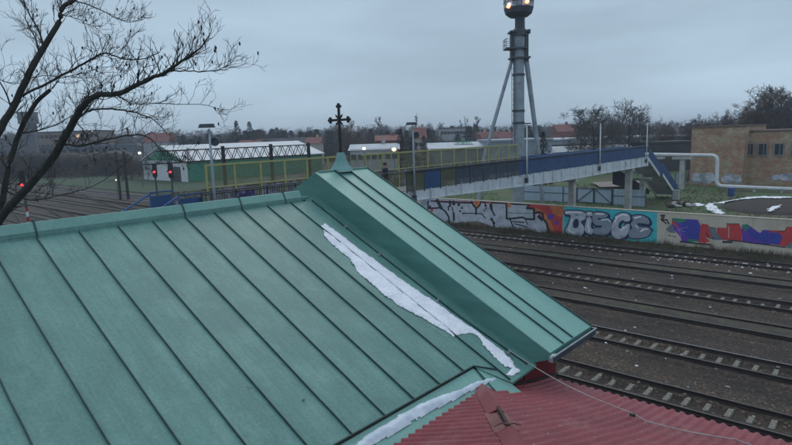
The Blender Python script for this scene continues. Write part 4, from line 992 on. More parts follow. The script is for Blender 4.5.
T(424, 125, 135, 'conifer', 'low dark conifer right of the lamp post, below the red gabled house', 11, 16)
T(434, 190, 129, 'bushy', 'dark bushy tree in front of the pale apartment block', 4, 24)
T(476, 190, 128, 'bushy', 'dark dense tree right of the pale apartment block', 6, 24)
T(491, 170, 133, 'bushy', 'low brownish tree beside the left leg of the grey tower', 5, 26, TWIG_R)
for i, (u, v, d, w_, lb) in enumerate(((354, 117, 260, 11, 'slim poplar rising behind the dark reddish tree right of the cross'), (378, 116, 260, 10, 'left poplar of the close pair behind the red-roofed hall'), (384, 119, 262, 8, 'right poplar of the close pair behind the red-roofed hall'), (419, 112, 250, 11, 'tall brownish poplar above the red gabled house'), (444, 122, 300, 9, 'short poplar above the left end of the apartment block'), (461, 119, 300, 10, 'poplar behind the right end of the apartment block'), (469, 115, 290, 10, 'first poplar right of the apartment block'), (477, 116, 290, 11, 'second poplar right of the apartment block'), (497, 120, 300, 12, 'poplar seen between the mast and its left leg'))):
    T(u, d, v, 'poplar', lb, 20 + i % 3, w_, TWIG_R if i in (0, 3) else TWIG_G, group='poplars on the skyline')
T(238, 210, 120, 'conifer', 'left of two tall dark conifers above the white warehouse roof', 12, 18)
T(251, 205, 121, 'conifer', 'right of two tall dark conifers above the white warehouse roof', 13, 18)
T(262, 215, 125, 'bare', 'bare tree standing right of the two tall dark conifers', 3, 18)
T(278, 225, 127, 'conifer', 'small dark pine apart on the skyline, left of the cross', 11, 18)
T(226, 215, 126, 'bushy', 'bare bushy tree standing left of the two tall dark conifers', 4, 22)
T(208, 225, 129, 'bushy', 'low dark tree behind the left lamp post', 5, 26)
# right-hand group behind the brick building
T(700, 125, 113, 'bushy', 'dark shrubby tree above the left corner of the brick building', 6, 26, z0=.5)
T(716, 122, 107, 'bare', 'bare tree above the middle of the brick building', 1 + 1, 26, z0=.5)
T(731, 125, 118, 'bushy', 'low reddish tree above the brick building, between bare tree and windswept one', 5, 28, TWIG_R, z0=.5)
T(760, 118, 84, 'bushy', 'large bare tree with rounded brownish crown above the brick building', 5, 84, TWIG_R, z0=.5)
T(785, 112, 84, 'bushy', 'large dense dark tree at the right edge of the picture', 4, 74, z0=.5)
T(762, 128, 106, 'bushy', 'lower dense tree under the large brownish crown', 6, 44, z0=.5)
T(806, 116, 88, 'bushy', 'dark tree half cut by the right edge of the picture', 1, 50, z0=.5)

for i, (u, v, d, w_, sd_, lb, mt_) in enumerate(((772, 82, 119, 64, 4, 'tallest dense brown tree just left of the picture edge', TWIG_R), (753, 88, 120, 44, 1, 'forked tree inside the rounded brownish crown', TWIG_R), (746, 96, 121, 34, 4, 'dense tree left under the rounded brownish crown', TWIG_R), (773, 88, 116, 46, 6, 'dense tree between the rounded brownish crown and the picture edge', TWIG_G), (793, 92, 108, 44, 5, 'nearest dark tree at the right edge of the picture', TWIG_G), (752, 110, 125, 40, 6, 'low thicket tree behind the step in the brick roofline', TWIG_R),
        (692, 117, 132, 30, 5, 'twiggy tree just left of the brick building roof', TWIG_G), (708, 116, 129, 32, 4, 'twiggy tree above the left half of the brick roof', TWIG_G), (724, 114, 128, 32, 6, 'twiggy tree above the right half of the brick roof', TWIG_G), (738, 112, 127, 30, 1, 'twiggy tree above the right end of the higher brick roof', TWIG_R), (785, 104, 122, 46, 4, 'low dense tree above the row of small brick building windows', TWIG_G),
        (664, 124, 126, 26, 6, 'brown bush between the first two reddish bushes', TWIG_R), (679, 123, 127, 26, 4, 'brown bush close to the last reddish bush', TWIG_R), (582, 110, 124, 36, 6, 'low bare tree at the left of the wide twiggy tree', TWIG_G), (605, 106, 128, 44, 4, 'bare tree right behind the wide twiggy tree', TWIG_G), (643, 110, 124, 30, 5, 'bare tree at the right of the tall forked tree', TWIG_G))):
    T(u, d, v, 'bushy', lb, sd_, w_, mt_, .5)
# far wood
def far_wood(name, label, specs, mt, seed):
    q = random.Random(seed); Vs = []; Fs = []; off = 0
    for (ua, ub, da, db, va, vb, n, kinds) in specs:
        for i in range(n):
            u = q.uniform(ua, ub); d = q.uniform(da, db); f = (u - ua) / (ub - ua); v = va + (vb - va) * f + q.gauss(0, 1.6); p = atd(u, 150, d); zt_ = atd(u, v, d).z
            (TV, TF), (CV, CF) = proto(*q.choice(kinds)); k = (zt_ + .1) / 9.5; a = q.uniform(0, 6.28); ca, sa = math.cos(a), math.sin(a)
            s2 = k * q.uniform(.9, 1.5)
            for V_, F_ in ((CV, CF), (TV, TF)):
                if len(F_) > 1400:
                    F_ = F_[np.random.RandomState(i).permutation(len(F_))[:1400]]
                    Vx = V_[F_].reshape(-1, 3); c = Vx.reshape(-1, 4, 3).mean(1, keepdims=True); Vx = ((Vx.reshape(-1, 4, 3) - c) * np.array([3.6, 3.6, 1.8]) + c).reshape(-1, 3); F2 = np.arange(len(Vx)).reshape(-1, 4)
                else: Vx, F2 = V_, F_
                W = np.stack([(Vx[:, 0] * ca - Vx[:, 1] * sa) * s2 + p.x, (Vx[:, 0] * sa + Vx[:, 1] * ca) * s2 + p.y, Vx[:, 2] * k - .1], 1)
                Vs.append(W); Fs.append(F2 + off); off += len(W)
    o = arr_obj(name, np.concatenate(Vs), np.concatenate(Fs), mt); tag(o, label, 'wood', kind='stuff')
BR_ = [('bushy', 4), ('bushy', 5), ('bare', 3), ('bushy', 6)]; CO_ = [('conifer', 11), ('conifer', 12), ('conifer', 13)]
far_wood('distant_wood', 'bluish dark wood along the skyline', [(-40, 340, 330, 480, 138, 133, 200, BR_), (330, 560, 330, 480, 130, 129, 110, BR_), (520, 830, 280, 420, 129, 122, 150, BR_)], TWIG_G, 1)
far_wood('distant_conifers', 'dark evergreens scattered in the skyline wood', [(180, 350, 220, 320, 137, 132, 60, CO_), (350, 700, 220, 320, 132, 127, 60, CO_)], NEEDLE, 2)
far_wood('scrub', 'brown winter scrub on the bank beyond the meadow at left', [(-30, 135, 176, 188, 158, 156, 75, BR_), (120, 170, 150, 172, 160, 163, 25, BR_)], mat('scrub_twigs', (.065, .046, .036), (.04, .03, .025)), 3)
def pz(u, v, d): return atd(u, v, d)

# ------------------------------------------------------------------ near bare tree at the left
def near_tree():
    base = atd(-62, 560, 13.5); t = thing('bare_tree', 'big dark bare tree with spreading branches at left edge', 'tree', (0, 0, 0))
    q = random.Random(21); T = Arr(); C = Arr(); S = []
    W = lambda u, v, d: atd(u, v, d)
    limbs = [
        ([(-62, 575, 13.5), (-55, 400, 13.4), (-38, 290, 13.3)], .30, .22),
        ([(-38, 290, 13.3), (0, 219, 13.1), (28, 187, 12.9), (56, 153, 12.6), (74, 120, 12.3), (86, 103, 12.1), (100, 94.6, 11.9), (116, 94.5, 11.7), (135, 86, 11.4), (154, 77, 11.2), (167.5, 71, 11), (186, 58, 10.7), (200, 48.6, 10.5), (211, 32, 10.3)], .155, .008),
        ([(-36, 285, 13.3), (-12, 240, 13.6), (0, 212, 13.7), (8, 170, 13.9), (20, 131, 14.1), (36, 103, 14.3), (50, 90, 14.4)], .13, .055),
        ([(-40, 290, 13.3), (-30, 190, 13.5), (0, 129, 13.7), (12, 110, 13.8), (30, 72, 14.0), (44, 47, 14.2), (59, 22, 14.4), (62, 8, 14.5), (74, 0, 14.7), (90, -18, 14.9)], .15, .05),
        ([(22, 96, 13.9), (50, 82, 13.3), (74, 69, 12.9), (92, 59, 12.6), (106, 53, 12.4), (120, 58, 12.2), (140, 60, 12.0), (160, 52, 11.9)], .045, .010),
        ([(167.5, 71, 11), (185, 71.5, 10.8), (203, 72, 10.7), (218, 70, 10.6), (228, 65, 10.5)], .022, .005),
        ([(116, 94.5, 11.7), (127, 101, 11.8), (135, 104, 11.9), (167, 104, 12.1), (208, 105.5, 12.3), (220, 112, 12.4)], .022, .005),
        ([(74, 121, 12.3), (82, 115, 12.4), (93, 110, 12.6), (112, 109.5, 12.8), (127, 111, 13.0), (145, 116, 13.1), (154, 120, 13.2), (166, 132, 13.3)], .04, .010),
        ([(56, 141, 12.7), (75, 146, 12.3), (98, 142, 12.0), (121, 136.5, 11.8), (140, 135, 11.6), (152, 140, 11.5), (162, 152, 11.4), (175, 160, 11.3), (190, 163, 11.2)], .035, .006),
        ([(20, 134, 14.1), (42, 129.5, 13.8), (58, 124, 13.5), (67, 119, 13.2), (84, 108, 12.9)], .03, .008),
        ([(44, 47, 14.2), (38, 30, 14.4), (28, 12, 14.6), (22, -6, 14.7)], .035, .012),
        ([(38, 55, 14.1), (36, 40, 14.2), (26, 20, 14.2), (24, 4, 14.3), (12, -4, 14.3)], .025, .008),
        ([(59, 15, 14.4), (75, 18, 14.1), (86, 24, 13.9), (100, 27, 13.7)], .014, .004),
        ([(74, 1, 14.7), (92, 6, 14.3), (108, 14, 14.0), (120, 20, 13.8), (133, 22, 13.7), (141, 18, 13.6)], .024, .005),
        ([(12, 110, 13.8), (0, 82, 13.6), (-15, 76, 13.4)], .03, .01), ([(0, 80, 13.4), (14, 84, 13.5), (28, 82, 13.9)], .016, .008),
        ([(26, 80, 14.0), (42, 76, 14.4), (58, 76, 14.6), (80, 78, 14.8), (104, 77, 15)], .018, .005),
        ([(75, 122, 12.3), (84, 131, 12.1), (92, 150, 11.9), (96, 165, 11.8)], .018, .006), ([(56, 150, 12.6), (52, 165, 12.4), (50, 185, 12.3)], .016, .006),
        ([(5, 190, 13.8), (30, 200, 14.5), (60, 195, 15), (95, 185, 15.5), (130, 160, 16)], .03, .008),
        ([(8, 170, 13.9), (-4, 150, 14.3), (-15, 120, 14.6)], .05, .02),
        ([(116, 94.5, 11.7), (104, 100, 12), (96, 96, 12.2), (93, 88, 12.3)], .01, .004),
        ([(106, 53, 12.4), (112, 60, 12.2), (116, 68, 12.1), (125, 74, 12)], .012, .004),
    ]
    tipcount = 0
    def spawn(P, d, L, r, l):
        pts = curve(P, d, L, 5 if l < 3 else 3, q, .22, .06); C.tube(pts, r, max(.0028, r * .5), 3)
        if l >= 3:
            if q.random() < .03: S.append(pts[-1])
            return
        for i in range(q.randint(2, 4) if l < 2 else q.randint(1, 3)):
            k = q.randint(1, len(pts) - 1); dd = (pts[k] - pts[k - 1]).normalized(); o = Vector((q.gauss(0, 1), q.gauss(0, 1), q.gauss(0, 1))).normalized()
            spawn(pts[k], (dd + o * .70 + Vector((0, 0, .25))).normalized(), L * q.uniform(.38, .62), max(.0035, r * .6), l + 1)
    for li, (pl, ra, rb) in enumerate(limbs):
        pts = [W(*p) for p in pl]
        # smooth
        sm = []
        for i in range(len(pts) - 1):
            p0, p1, p2, p3 = pts[max(i - 1, 0)], pts[i], pts[i + 1], pts[min(i + 2, len(pts) - 1)]
            for k in range(4):
                t_ = k / 4; sm.append(.5 * ((2 * p1) + (-p0 + p2) * t_ + (2 * p0 - 5 * p1 + 4 * p2 - p3) * t_ * t_ + (-p0 + 3 * p1 - 3 * p2 + p3) * t_ ** 3) + Vector((q.gauss(0, .006), q.gauss(0, .006), q.gauss(0, .006))))
        sm.append(pts[-1]); T.tube(sm, ra * .66, rb * .8, 9)
        if li == 0: continue
        N = len(sm)
        for i in range(1, N):
            r_ = ra + (rb - ra) * i / N; pr = (sm[i] - EYEV).dot(Vector(VH))
            k = 1 if r_ > .09 else 2
            if r_ > .1 and q.random() < .6: continue
            for _ in range(k):
                if q.random() < .36: continue
                d = (sm[i] - sm[i - 1]).normalized(); o = Vector((q.gauss(0, 1), q.gauss(0, 1), q.gauss(0, .8))).normalized()
                spawn(sm[i], (d * .9 + o * .75 + Vector((0, 0, .45))).normalized(), q.uniform(.28, .85) * (1.15 - .55 * i / N), min(.012, max(.0055, r_ * .3)), 1)
    v, f = T.np(); arr_obj('trunk', v, f, BARK, t, smooth=True); v, f = C.np(); o = arr_obj('crown', v, f, TWIG, t)
    m = MB()
    for i, p in enumerate(S): m.blob(p - Vector((0, 0, .02)), .018, .018, .035, 0, 5, 4, i)
    tag(m.build('seed_heads', TWIG, o), kind='stuff')
EYEV = Vector((0, 0, EYE))
near_tree()

# ------------------------------------------------------------------ buildings
def M2(n, c): return mat(n, c, tuple(x * .8 for x in c), .5, .85, c3=tuple(x * .65 for x in c), s3=.35, k3=(.55, .75))
def house(name, label, cat, u0_, u1_, d, vtop, depth, wall, roof, kind='flat', z0=0., rise=None, rows=0, cols=0, ww=1.2, wh=1.3, wz=None, yaw=0, glass=None, group=None, gap=None, lit=(), rmat2=None):
    a, b = atd(u0_, 150, d), atd(u1_, 150, d); W_ = (b - a).length; c = (a + b) / 2; zt = atd((u0_ + u1_) / 2, vtop, d).z - z0
    cy = c + Vector(VH) * depth / 2; t = thing(name, label, cat, (cy.x, cy.y, z0 - .05), HEAD - R(90) + yaw, group)
    rise = rise if rise is not None else (0 if kind == 'flat' else min(3.5, depth * .3)); hw = zt - (rise if kind != 'flat' else .35)
    MB().box(-W_ / 2, W_ / 2, -depth / 2, depth / 2, -.2, hw).build('wall', wall, t)
    m = MB()
    if kind == 'flat': m.box(-W_ / 2 - .25, W_ / 2 + .25, -depth / 2 - .25, depth / 2 + .25, hw, hw + .35)
    else:
        e_ = .4; A = [(-W_ / 2 - e_, -depth / 2 - e_, hw - .2), (W_ / 2 + e_, -depth / 2 - e_, hw - .2), (W_ / 2 + e_, depth / 2 + e_, hw - .2), (-W_ / 2 - e_, depth / 2 + e_, hw - .2)]; hp = 0 if kind == 'gable' else min(W_ * .35, depth * .45)
        B1, B2 = (-W_ / 2 - e_ + hp, 0, hw + rise), (W_ / 2 + e_ - hp, 0, hw + rise)
        m.face([A[0], A[1], B2, B1]); m.face([A[2], A[3], B1, B2]); m.face([A[1], A[2], B2]); m.face([A[3], A[0], B1]); m.face(A)
    rf = m.build('roof', roof, t)
    if kind != 'flat' and W_ < 40: MB().box(W_ * .15, W_ * .15 + .8, -.4, .4, hw + rise * .4, hw + rise + .9).build('chimney', wall, rf)
    me = None
    if cols:
        for r_ in range(rows):
            for k in range(cols):
                x = -W_ / 2 + W_ * (k + .5) / cols; z = (wz if wz is not None else hw * (r_ + .55) / rows)
                mt = glass or GLASS
                if me is None: o = MB().box(-ww / 2, ww / 2, -.04, .04, -wh / 2, wh / 2).build('window', mt, t); me = o.data
                else: o = link(bpy.data.objects.new('window', me), t)
                o.location = (x, -depth / 2 - .03, z)
                if (r_, k) in lit:
                    o.data = o.data.copy(); o.data.materials[0] = LIT; o['label'] = 'lit window'
    return t
LIT = glow('lit_window', (1, .66, .36), .55)
GREY_W = M2('blue_grey_wall', (.24, .29, .34)); PALE = M2('pale_render', (.34, .37, .40)); WHITE_R = M2('white_roofing', (.50, .54, .58)); REDROOF = M2('red_tiles', (.17, .058, .052)); BRICKRED = M2('brick_red_wall', (.22, .07, .055)); DARKW = M2('dark_wall', (.045, .045, .05)); DARKR = M2('dark_roof', (.06, .065, .075)); CREAM2 = M2('cream_render', (.42, .38, .32))
house('warehouse', 'long blue-grey warehouse with strip windows behind the bare trees', 'warehouse', 548, 694, 165, 137, 30, GREY_W, WHITE_R, rows=1, cols=16, ww=3.2, wh=1.6, wz=4.6)
house('storage_hall', 'low hall with white snow-dusted roof beyond the blue parapet', 'warehouse', 548, 640, 118, 146, 16, GREY_W, WHITE_R, 'gable', rise=1.0)
house('storage_hall', 'low grey hall with pale roof right of the conifer trees', 'warehouse', 430, 486, 128, 142.5, 18, M2('grey_shed', (.20, .22, .25)), WHITE_R, 'gable', rise=1.2)
house('storage_hall', 'pale blue-grey hall seen between the legs of the grey tower', 'warehouse', 492, 552, 120, 139, 20, GREY_W, M2('grey_roof', (.3, .35, .4)), 'flat', rows=1, cols=5, ww=2, wh=1, wz=3)
house('office_building', 'low white building with dark windows between two bright lamps', 'building', 350, 398, 112, 144, 12, PALE, WHITE_R, 'gable', rise=.9, rows=1, cols=7, ww=1.0, wh=1.0, wz=5.6)
t = house('brick_hall', 'brick-red hall with low roof behind the white building', 'building', 376, 400, 160, 135, 14, BRICKRED, REDROOF, 'gable', rise=1.4)
house('gabled_house', 'house with steep red gabled roof right of the lamp post with round floodlight', 'house', 415, 426, 170, 127, 9, CREAM2, REDROOF, 'gable', rise=3, rows=2, cols=3, ww=.9, wh=1)
house('apartment_block', 'pale three-storey apartment block with rows of small windows', 'apartment block', 441, 466, 240, 127.5, 12, PALE, DARKR, rows=3, cols=8, ww=1.1, wh=1.1)
for i, (a, b, v, lb) in enumerate(((478, 490, 131.5, 'first red-roofed house right of the apartment block'), (491, 503, 131, 'red-roofed house left of the grey mast'), (504, 515, 131.5, 'red-roofed house half hidden by the grey mast'))):
    house('red_roofed_house', lb, 'house', a, b, 210, v, 10, CREAM2, REDROOF, 'gable', rise=3, rows=1, cols=4, ww=1, wh=1, wz=3)
house('red_roofed_house', 'dark red-roofed house left of the big bare trees', 'house', 558, 575, 210, 124, 10, BRICKRED, REDROOF, 'gable', rise=2.5)
house('red_roofed_house', 'red-roofed long house above the left end of the white warehouse roof', 'house', 144, 168, 230, 132.5, 11, PALE, REDROOF, 'gable', rise=3.5)
house('red_roofed_house', 'small red-roofed house above the white warehouse roof, below the conifers', 'house', 238, 258, 190, 140, 10, DARKW, REDROOF, 'gable', rise=1.8)
house('red_roofed_house', 'low house with pinkish roof left of the cross', 'house', 306, 320, 200, 137, 10, CREAM2, REDROOF, 'gable', rise=2)
house('long_house', 'row of dark slate-roofed houses above the white warehouse roof', 'house', 255, 304, 215, 138, 10, M2('slate_wall', (.12, .13, .16)), DARKR, 'gable', rise=3.4, rows=1, cols=8, ww=1, wh=1, wz=3.4)
house('dark_shed', 'long dark shed behind the head of the right-hand stairs', 'shed', 648, 694, 118, 141, 9, DARKW, DARKR, rise=0)
house('apartment_block', 'long apartment block with a few lit windows behind the left tree', 'apartment block', 28, 100, 230, 131, 13, M2('dull_block', (.21, .17, .16)), DARKR, rows=4, cols=16, ww=1.3, wh=1.2, lit={(2, 6), (3, 11)})
house('station_building', 'low pale blue building strip seen through the left tree', 'building', -20, 128, 215, 146.5, 8, M2('bluish_wall', (.10, .13, .16)), M2('bluish_roof', (.16, .21, .26)), rows=1, cols=22, ww=1.6, wh=1.2, wz=7.6)
# water tower / control tower at left
def ctower():
    d = 210; b = atd(32, 150, d); t = thing('water_tower', 'grey square-headed concrete tower behind the left tree', 'tower', (b.x, b.y, 0), HEAD - R(75)); z = lambda v: atd(32, v, d).z; k = d / 569
    m = MB(); m.box(-7 * k, 7 * k, -7 * k, 7 * k, z(124), z(113)); m.box(-7.6 * k, 7.6 * k, -7.6 * k, 7.6 * k, z(113), z(112)); m.build('tower_head', M2('tower_grey', (.15, .165, .18)), t)
    m = MB(); m.hexa([(-4.5 * k, -4.5 * k, 0), (4.5 * k, -4.5 * k, 0), (4.5 * k, 4.5 * k, 0), (-4.5 * k, 4.5 * k, 0), (-5.5 * k, -5.5 * k, z(124)), (5.5 * k, -5.5 * k, z(124)), (5.5 * k, 5.5 * k, z(124)), (-5.5 * k, 5.5 * k, z(124))]); m.build('shaft', M2('shaft_grey', (.13, .14, .16)), t)
ctower()
# green and white warehouse
gh = thing('green_warehouse', 'long warehouse with white pitched roof, green side wall and white gable end', 'warehouse', (69, 129, 0))
GREENW = mat('green_cladding', (.022, .22, .13), (.018, .17, .105), .3, .6, stretch=(4, 1, .3)); MB().box(.02, 43, 0, .3, -.1, 5).build('green_wall', GREENW, gh)
m = MB(); m.face([(0, 0, 0), (0, 23, 0), (0, 23, 5), (0, 11.5, 8.7), (0, 0, 5)]); m.face([(43, 0, 0), (43, 23, 0), (43, 23, 5), (43, 11.5, 8.7), (43, 0, 5)]); m.face([(0, 23, 0), (43, 23, 0), (43, 23, 5), (0, 23, 5)]); m.build('gable_wall', WHITE, gh)
m = MB(); m.face([(-.05, 2, 5.1), (-.05, 21, 5.1), (-.05, 11.5, 8.2)]); m.build('gable_panel', GREENW, gh)
m = MB(); m.box(-.1, 0, 3, 8, 0, 3.6); m.build('door_opening', DARKW, gh)
m = MB(); m.hexa([(-.6, -.6, 4.8), (43.6, -.6, 4.8), (43.6, 11.5, 8.65), (-.6, 11.5, 8.65), (-.6, -.6, 5.0), (43.6, -.6, 5.0), (43.6, 11.5, 8.85), (-.6, 11.5, 8.85)]); m.hexa([(-.6, 23.6, 4.8), (43.6, 23.6, 4.8), (43.6, 11.5, 8.65), (-.6, 11.5, 8.65), (-.6, 23.6, 5.0), (43.6, 23.6, 5.0), (43.6, 11.5, 8.85), (-.6, 11.5, 8.85)])
m.build('roof', mat('white_membrane', (.62, .66, .68), (.5, .54, .56), .3, .7, stretch=(3, .5, 1)), gh)
MB().box(-.02, .02, -.32, 2.2, 0, 4.9).build('white_corner', WHITE, gh)
fl = thing('floodlight', 'bright white floodlight at the left gable of the green warehouse', 'floodlight', tuple(atd(139.5, 153, 125))); z_ = fl.location.z
MB().tube([(0, 0, -z_), (0, 0, 0)], .07, 6).build('pole', STEEL_D, fl); MB().blob((0, 0, 0), .27, .27, .22, 0, 10, 8, 0, 0).build('bulb', glow('lamp_white', (1, .93, .8), 7), fl, smooth=True)
fl = thing('floodlight', 'bright round lamp at the left end of the low white building', 'floodlight', tuple(atd(364, 148.6, 110))); z_ = fl.location.z
MB().tube([(0, 0, -z_), (0, 0, 0)], .07, 6).build('pole', STEEL_D, fl); MB().blob((0, 0, 0), .3, .3, .24, 0, 10, 8, 0, 0).build('bulb', glow('lamp_white2', (1, .95, .85), 6), fl, smooth=True)
fl = thing('floodlight', 'yellow lamp at the right end of the low white building', 'floodlight', tuple(atd(394, 149.5, 109))); z_ = fl.location.z
MB().tube([(0, 0, -z_), (0, 0, 0)], .07, 6).build('pole', STEEL_D, fl); MB().blob((0, 0, 0), .42, .42, .32, 0, 10, 8, 0, 0).build('bulb', glow('lamp_yellow', (1, .70, .28), 3), fl, smooth=True)
# green lettering on the far hall (illegible at this distance: strokes only)
gs = thing('roof_sign', 'green rooftop sign on the pale hall roof left of the grey tower', 'sign', tuple(atd(464, 143, 127)), HEAD - R(90))
GS = mat('sign_green', (.01, .30, .17)); m = MB(); x = -2.1
for w_, h_, sp in ((.5, .7, .1), (.35, .9, .1), (.5, .6, .12), (.3, .9, .1), (.5, .65, .1), (.45, .9, .12), (.5, .6, .1)):
    m.box(x, x + .12, -.05, .05, -.2, h_ - .2); m.box(x, x + w_, -.05, .049, h_ - .34, h_ - .2); m.box(x + w_ - .1, x + w_, -.049, .05, -.2, h_ - .25); x += w_ + sp
m.build('letters', GS, gs); MB().box(-2.2, 2.1, -.03, .03, -.4, -.25).build('frame', STEEL_D, gs)

# brick building at right
def brickmat():
    m = bpy.data.materials.new('weathered_brick'); m.use_nodes = True; t = m.node_tree; b = t.nodes['Principled BSDF']; b.inputs['Roughness'].default_value = .9
    g = t.nodes.new('ShaderNodeTexCoord'); mp = t.nodes.new('ShaderNodeMapping'); mp.inputs['Rotation'].default_value = (0, R(90), R(90)); mp.vector_type = 'TEXTURE'
    cb = t.nodes.new('ShaderNodeCombineXYZ'); sp = t.nodes.new('ShaderNodeSeparateXYZ'); t.links.new(g.outputs['Object'], sp.inputs[0]); ad = t.nodes.new('ShaderNodeMath'); t.links.new(sp.outputs['X'], ad.inputs[0]); t.links.new(sp.outputs['Y'], ad.inputs[1]); t.links.new(ad.outputs[0], cb.inputs['X']); t.links.new(sp.outputs['Z'], cb.inputs['Y'])
    br = t.nodes.new('ShaderNodeTexBrick'); br.inputs['Scale'].default_value = 1; br.inputs['Brick Width'].default_value = .5; br.inputs['Row Height'].default_value = .17; br.inputs['Mortar Size'].default_value = .012
    br.inputs['Color1'].default_value = (.44, .395, .315, 1); br.inputs['Color2'].default_value = (.33, .285, .225, 1); br.inputs['Mortar'].default_value = (.28, .25, .2, 1); t.links.new(cb.outputs[0], br.inputs['Vector'])
    n = t.nodes.new('ShaderNodeTexNoise'); n.inputs['Scale'].default_value = .8; n.inputs['Detail'].default_value = 9; n.inputs['Roughness'].default_value = .72; t.links.new(cb.outputs[0], n.inputs['Vector'])
    r = t.nodes.new('ShaderNodeValToRGB'); E = r.color_ramp.elements; E[0].position = .40; E[0].color = (.95, .95, .85, 1); E[1].position = .56; E[1].color = (.92, .58, .48, 1); x = E.new(.66); x.color = (.6, .5, .45, 1); x = E.new(.3); x.color = (1.25, 1.15, .85, 1); t.links.new(n.outputs[0], r.inputs[0])
    mu = t.nodes.new('ShaderNodeMix'); mu.data_type = 'RGBA'; mu.blend_type = 'MULTIPLY'; mu.inputs[0].default_value = 1; t.links.new(br.outputs[0], mu.inputs[6]); t.links.new(r.outputs[0], mu.inputs[7]); t.links.new(mu.outputs[2], b.inputs['Base Color']); return m
BRICK = brickmat()
XB = 94.0
bb = thing('brick_building', 'old flat-roofed brick building with small dark windows and graffiti along its base', 'building', (XB, 0, .5))
ya, yc, yd = atx(691, 150, XB).y, atx(744, 150, XB).y, -14
za, zc_ = atx(720, 127.3, XB).z - .5, atx(770, 131.5, XB + 3).z - .5
MB().box(0, 16, yc, ya, -.3, za).build('wall', BRICK, bb)
m = MB(); wy = []
for ua, ub in ((748, 753.5), (763, 768), (775, 784.5 - 1)): pass
WINS = [((744.5, 754), (144, 154.8)), ((758, 767.5), (144, 154.8)), ((774, 784), (144, 154.8)), ((791, 800), (144, 154.8)), ((809, 818), (144, 154.8))]
X3 = XB + 3
m.box(3, 14, yd, yc, -.3, zc_)
m.build('wall', BRICK, bb)
m = MB(); m.box(-.15, 16.1, yc - .1, ya + .15, za, za + .22); m.box(2.85, 14.1, yd, yc - .11, zc_, zc_ + .22); m.build('roof', mat('roof_edge', (.16, .10, .08), (.1, .07, .06)), bb)
for (ua, ub), (v0_, v1_) in WINS:
    a = atx(ua, v1_, X3); b = atx(ub, v0_, X3); fr = MB().box(2.9, 3.08, b.y, a.y, a.z - .5, b.z - .5).build('window', GLASS, bb)
    w0 = a.y - b.y; m = MB(); zz0, zz1 = a.z - .5, b.z - .5
    m.box(2.84, 2.95, b.y - .08, b.y + .06, zz0, zz1); m.box(2.84, 2.95, a.y - .06, a.y + .08, zz0, zz1); m.box(2.84, 2.95, b.y + w0 * .36, b.y + w0 * .44, zz0, zz1); m.box(2.82, 2.97, b.y - .1, a.y + .1, zz0 - .12, zz0); m.box(2.84, 2.95, b.y - .1, a.y + .1, zz1, zz1 + .1); m.build('window_frame', M2('old_frame', (.2, .24, .26)), fr)
m = MB(); q = random.Random(5)
def bp(u, v, X): p = atx(u, v, X); return (p.y, p.z - .5)
for (u0_, u1_, v0_, v1_, X, n_) in ((692, 717, 172, 185, XB, 14), (719, 742, 173, 184, XB, 12), (770, 800, 173, 182, X3, 14)):
    for i in range(n_):
        u = q.uniform(u0_ + 4, u1_ - 4); v = q.uniform(v0_ + 4, v1_ - 4); ru = q.uniform(3, 6.5); rv = q.uniform(2, 4.2); L = [bp(u + ru * math.cos(t), v + rv * math.sin(t) * q.uniform(.5, 1.4), X) for t in [k * .9 for k in range(7)]]
        m.face([(X - XB - .01 - .004 * i, a, b) for a, b in L], (0, 4, 1, 0, 4, 1, 0)[i % 7])
g4 = m.build('graffiti', [GM[SI], GM[GR], GM[LI], GM[BK], mat('faded_white_paint', (.38, .37, .37), (.28, .27, .27), 1.5, .9)], bb); g4['label'] = 'faded pale lilac and silver graffiti at the base of the brick wall'
# pipe gantry
pg = thing('pipe_line', 'white elevated heating pipe with two bends in front of the brick building', 'pipe')
a0, a1, a2, a3 = atx(652, 154.5, 88), atx(717.5, 155.5, 88), atx(716.5, 186, 88), atx(800, 189.5, 88)
a4 = a3 + (a3 - a2) * .6; am = a0 + (a0 - a1) * .7
def bend(pts, r=.8):
    o = [pts[0]]
    for i in range(1, len(pts) - 1):
        p = pts[i]; A = p + (pts[i - 1] - p).normalized() * r; B = p + (pts[i + 1] - p).normalized() * r
        for k in range(7): t = k / 6; o.append(A * (1 - t) ** 2 + p * 2 * t * (1 - t) + B * t * t)
    return o + [pts[-1]]
MB().tube(bend([am, a0, a1, a2, a4]), .25, 14).build('pipe', WHITE, pg, smooth=True)
for p in (atx(683, 154, 88.3), atx(655, 154, 88.3)):
    m = MB(); m.box(p.x - .35, p.x + .35, p.y - .3, p.y + .3, .2, p.z - .75); m.box(p.x - .5, p.x + .5, p.y - 1.3, p.y + 1.3, p.z - .75, p.z - .45); m.build('support', CONC, pg)
m = MB()
for k in range(5): p = a2.lerp(a4, .1 + k * .2); m.box(p.x - .3, p.x + .3, p.y - .15, p.y + .15, .1, p.z - .3)
m.build('low_supports', CONC, pg)
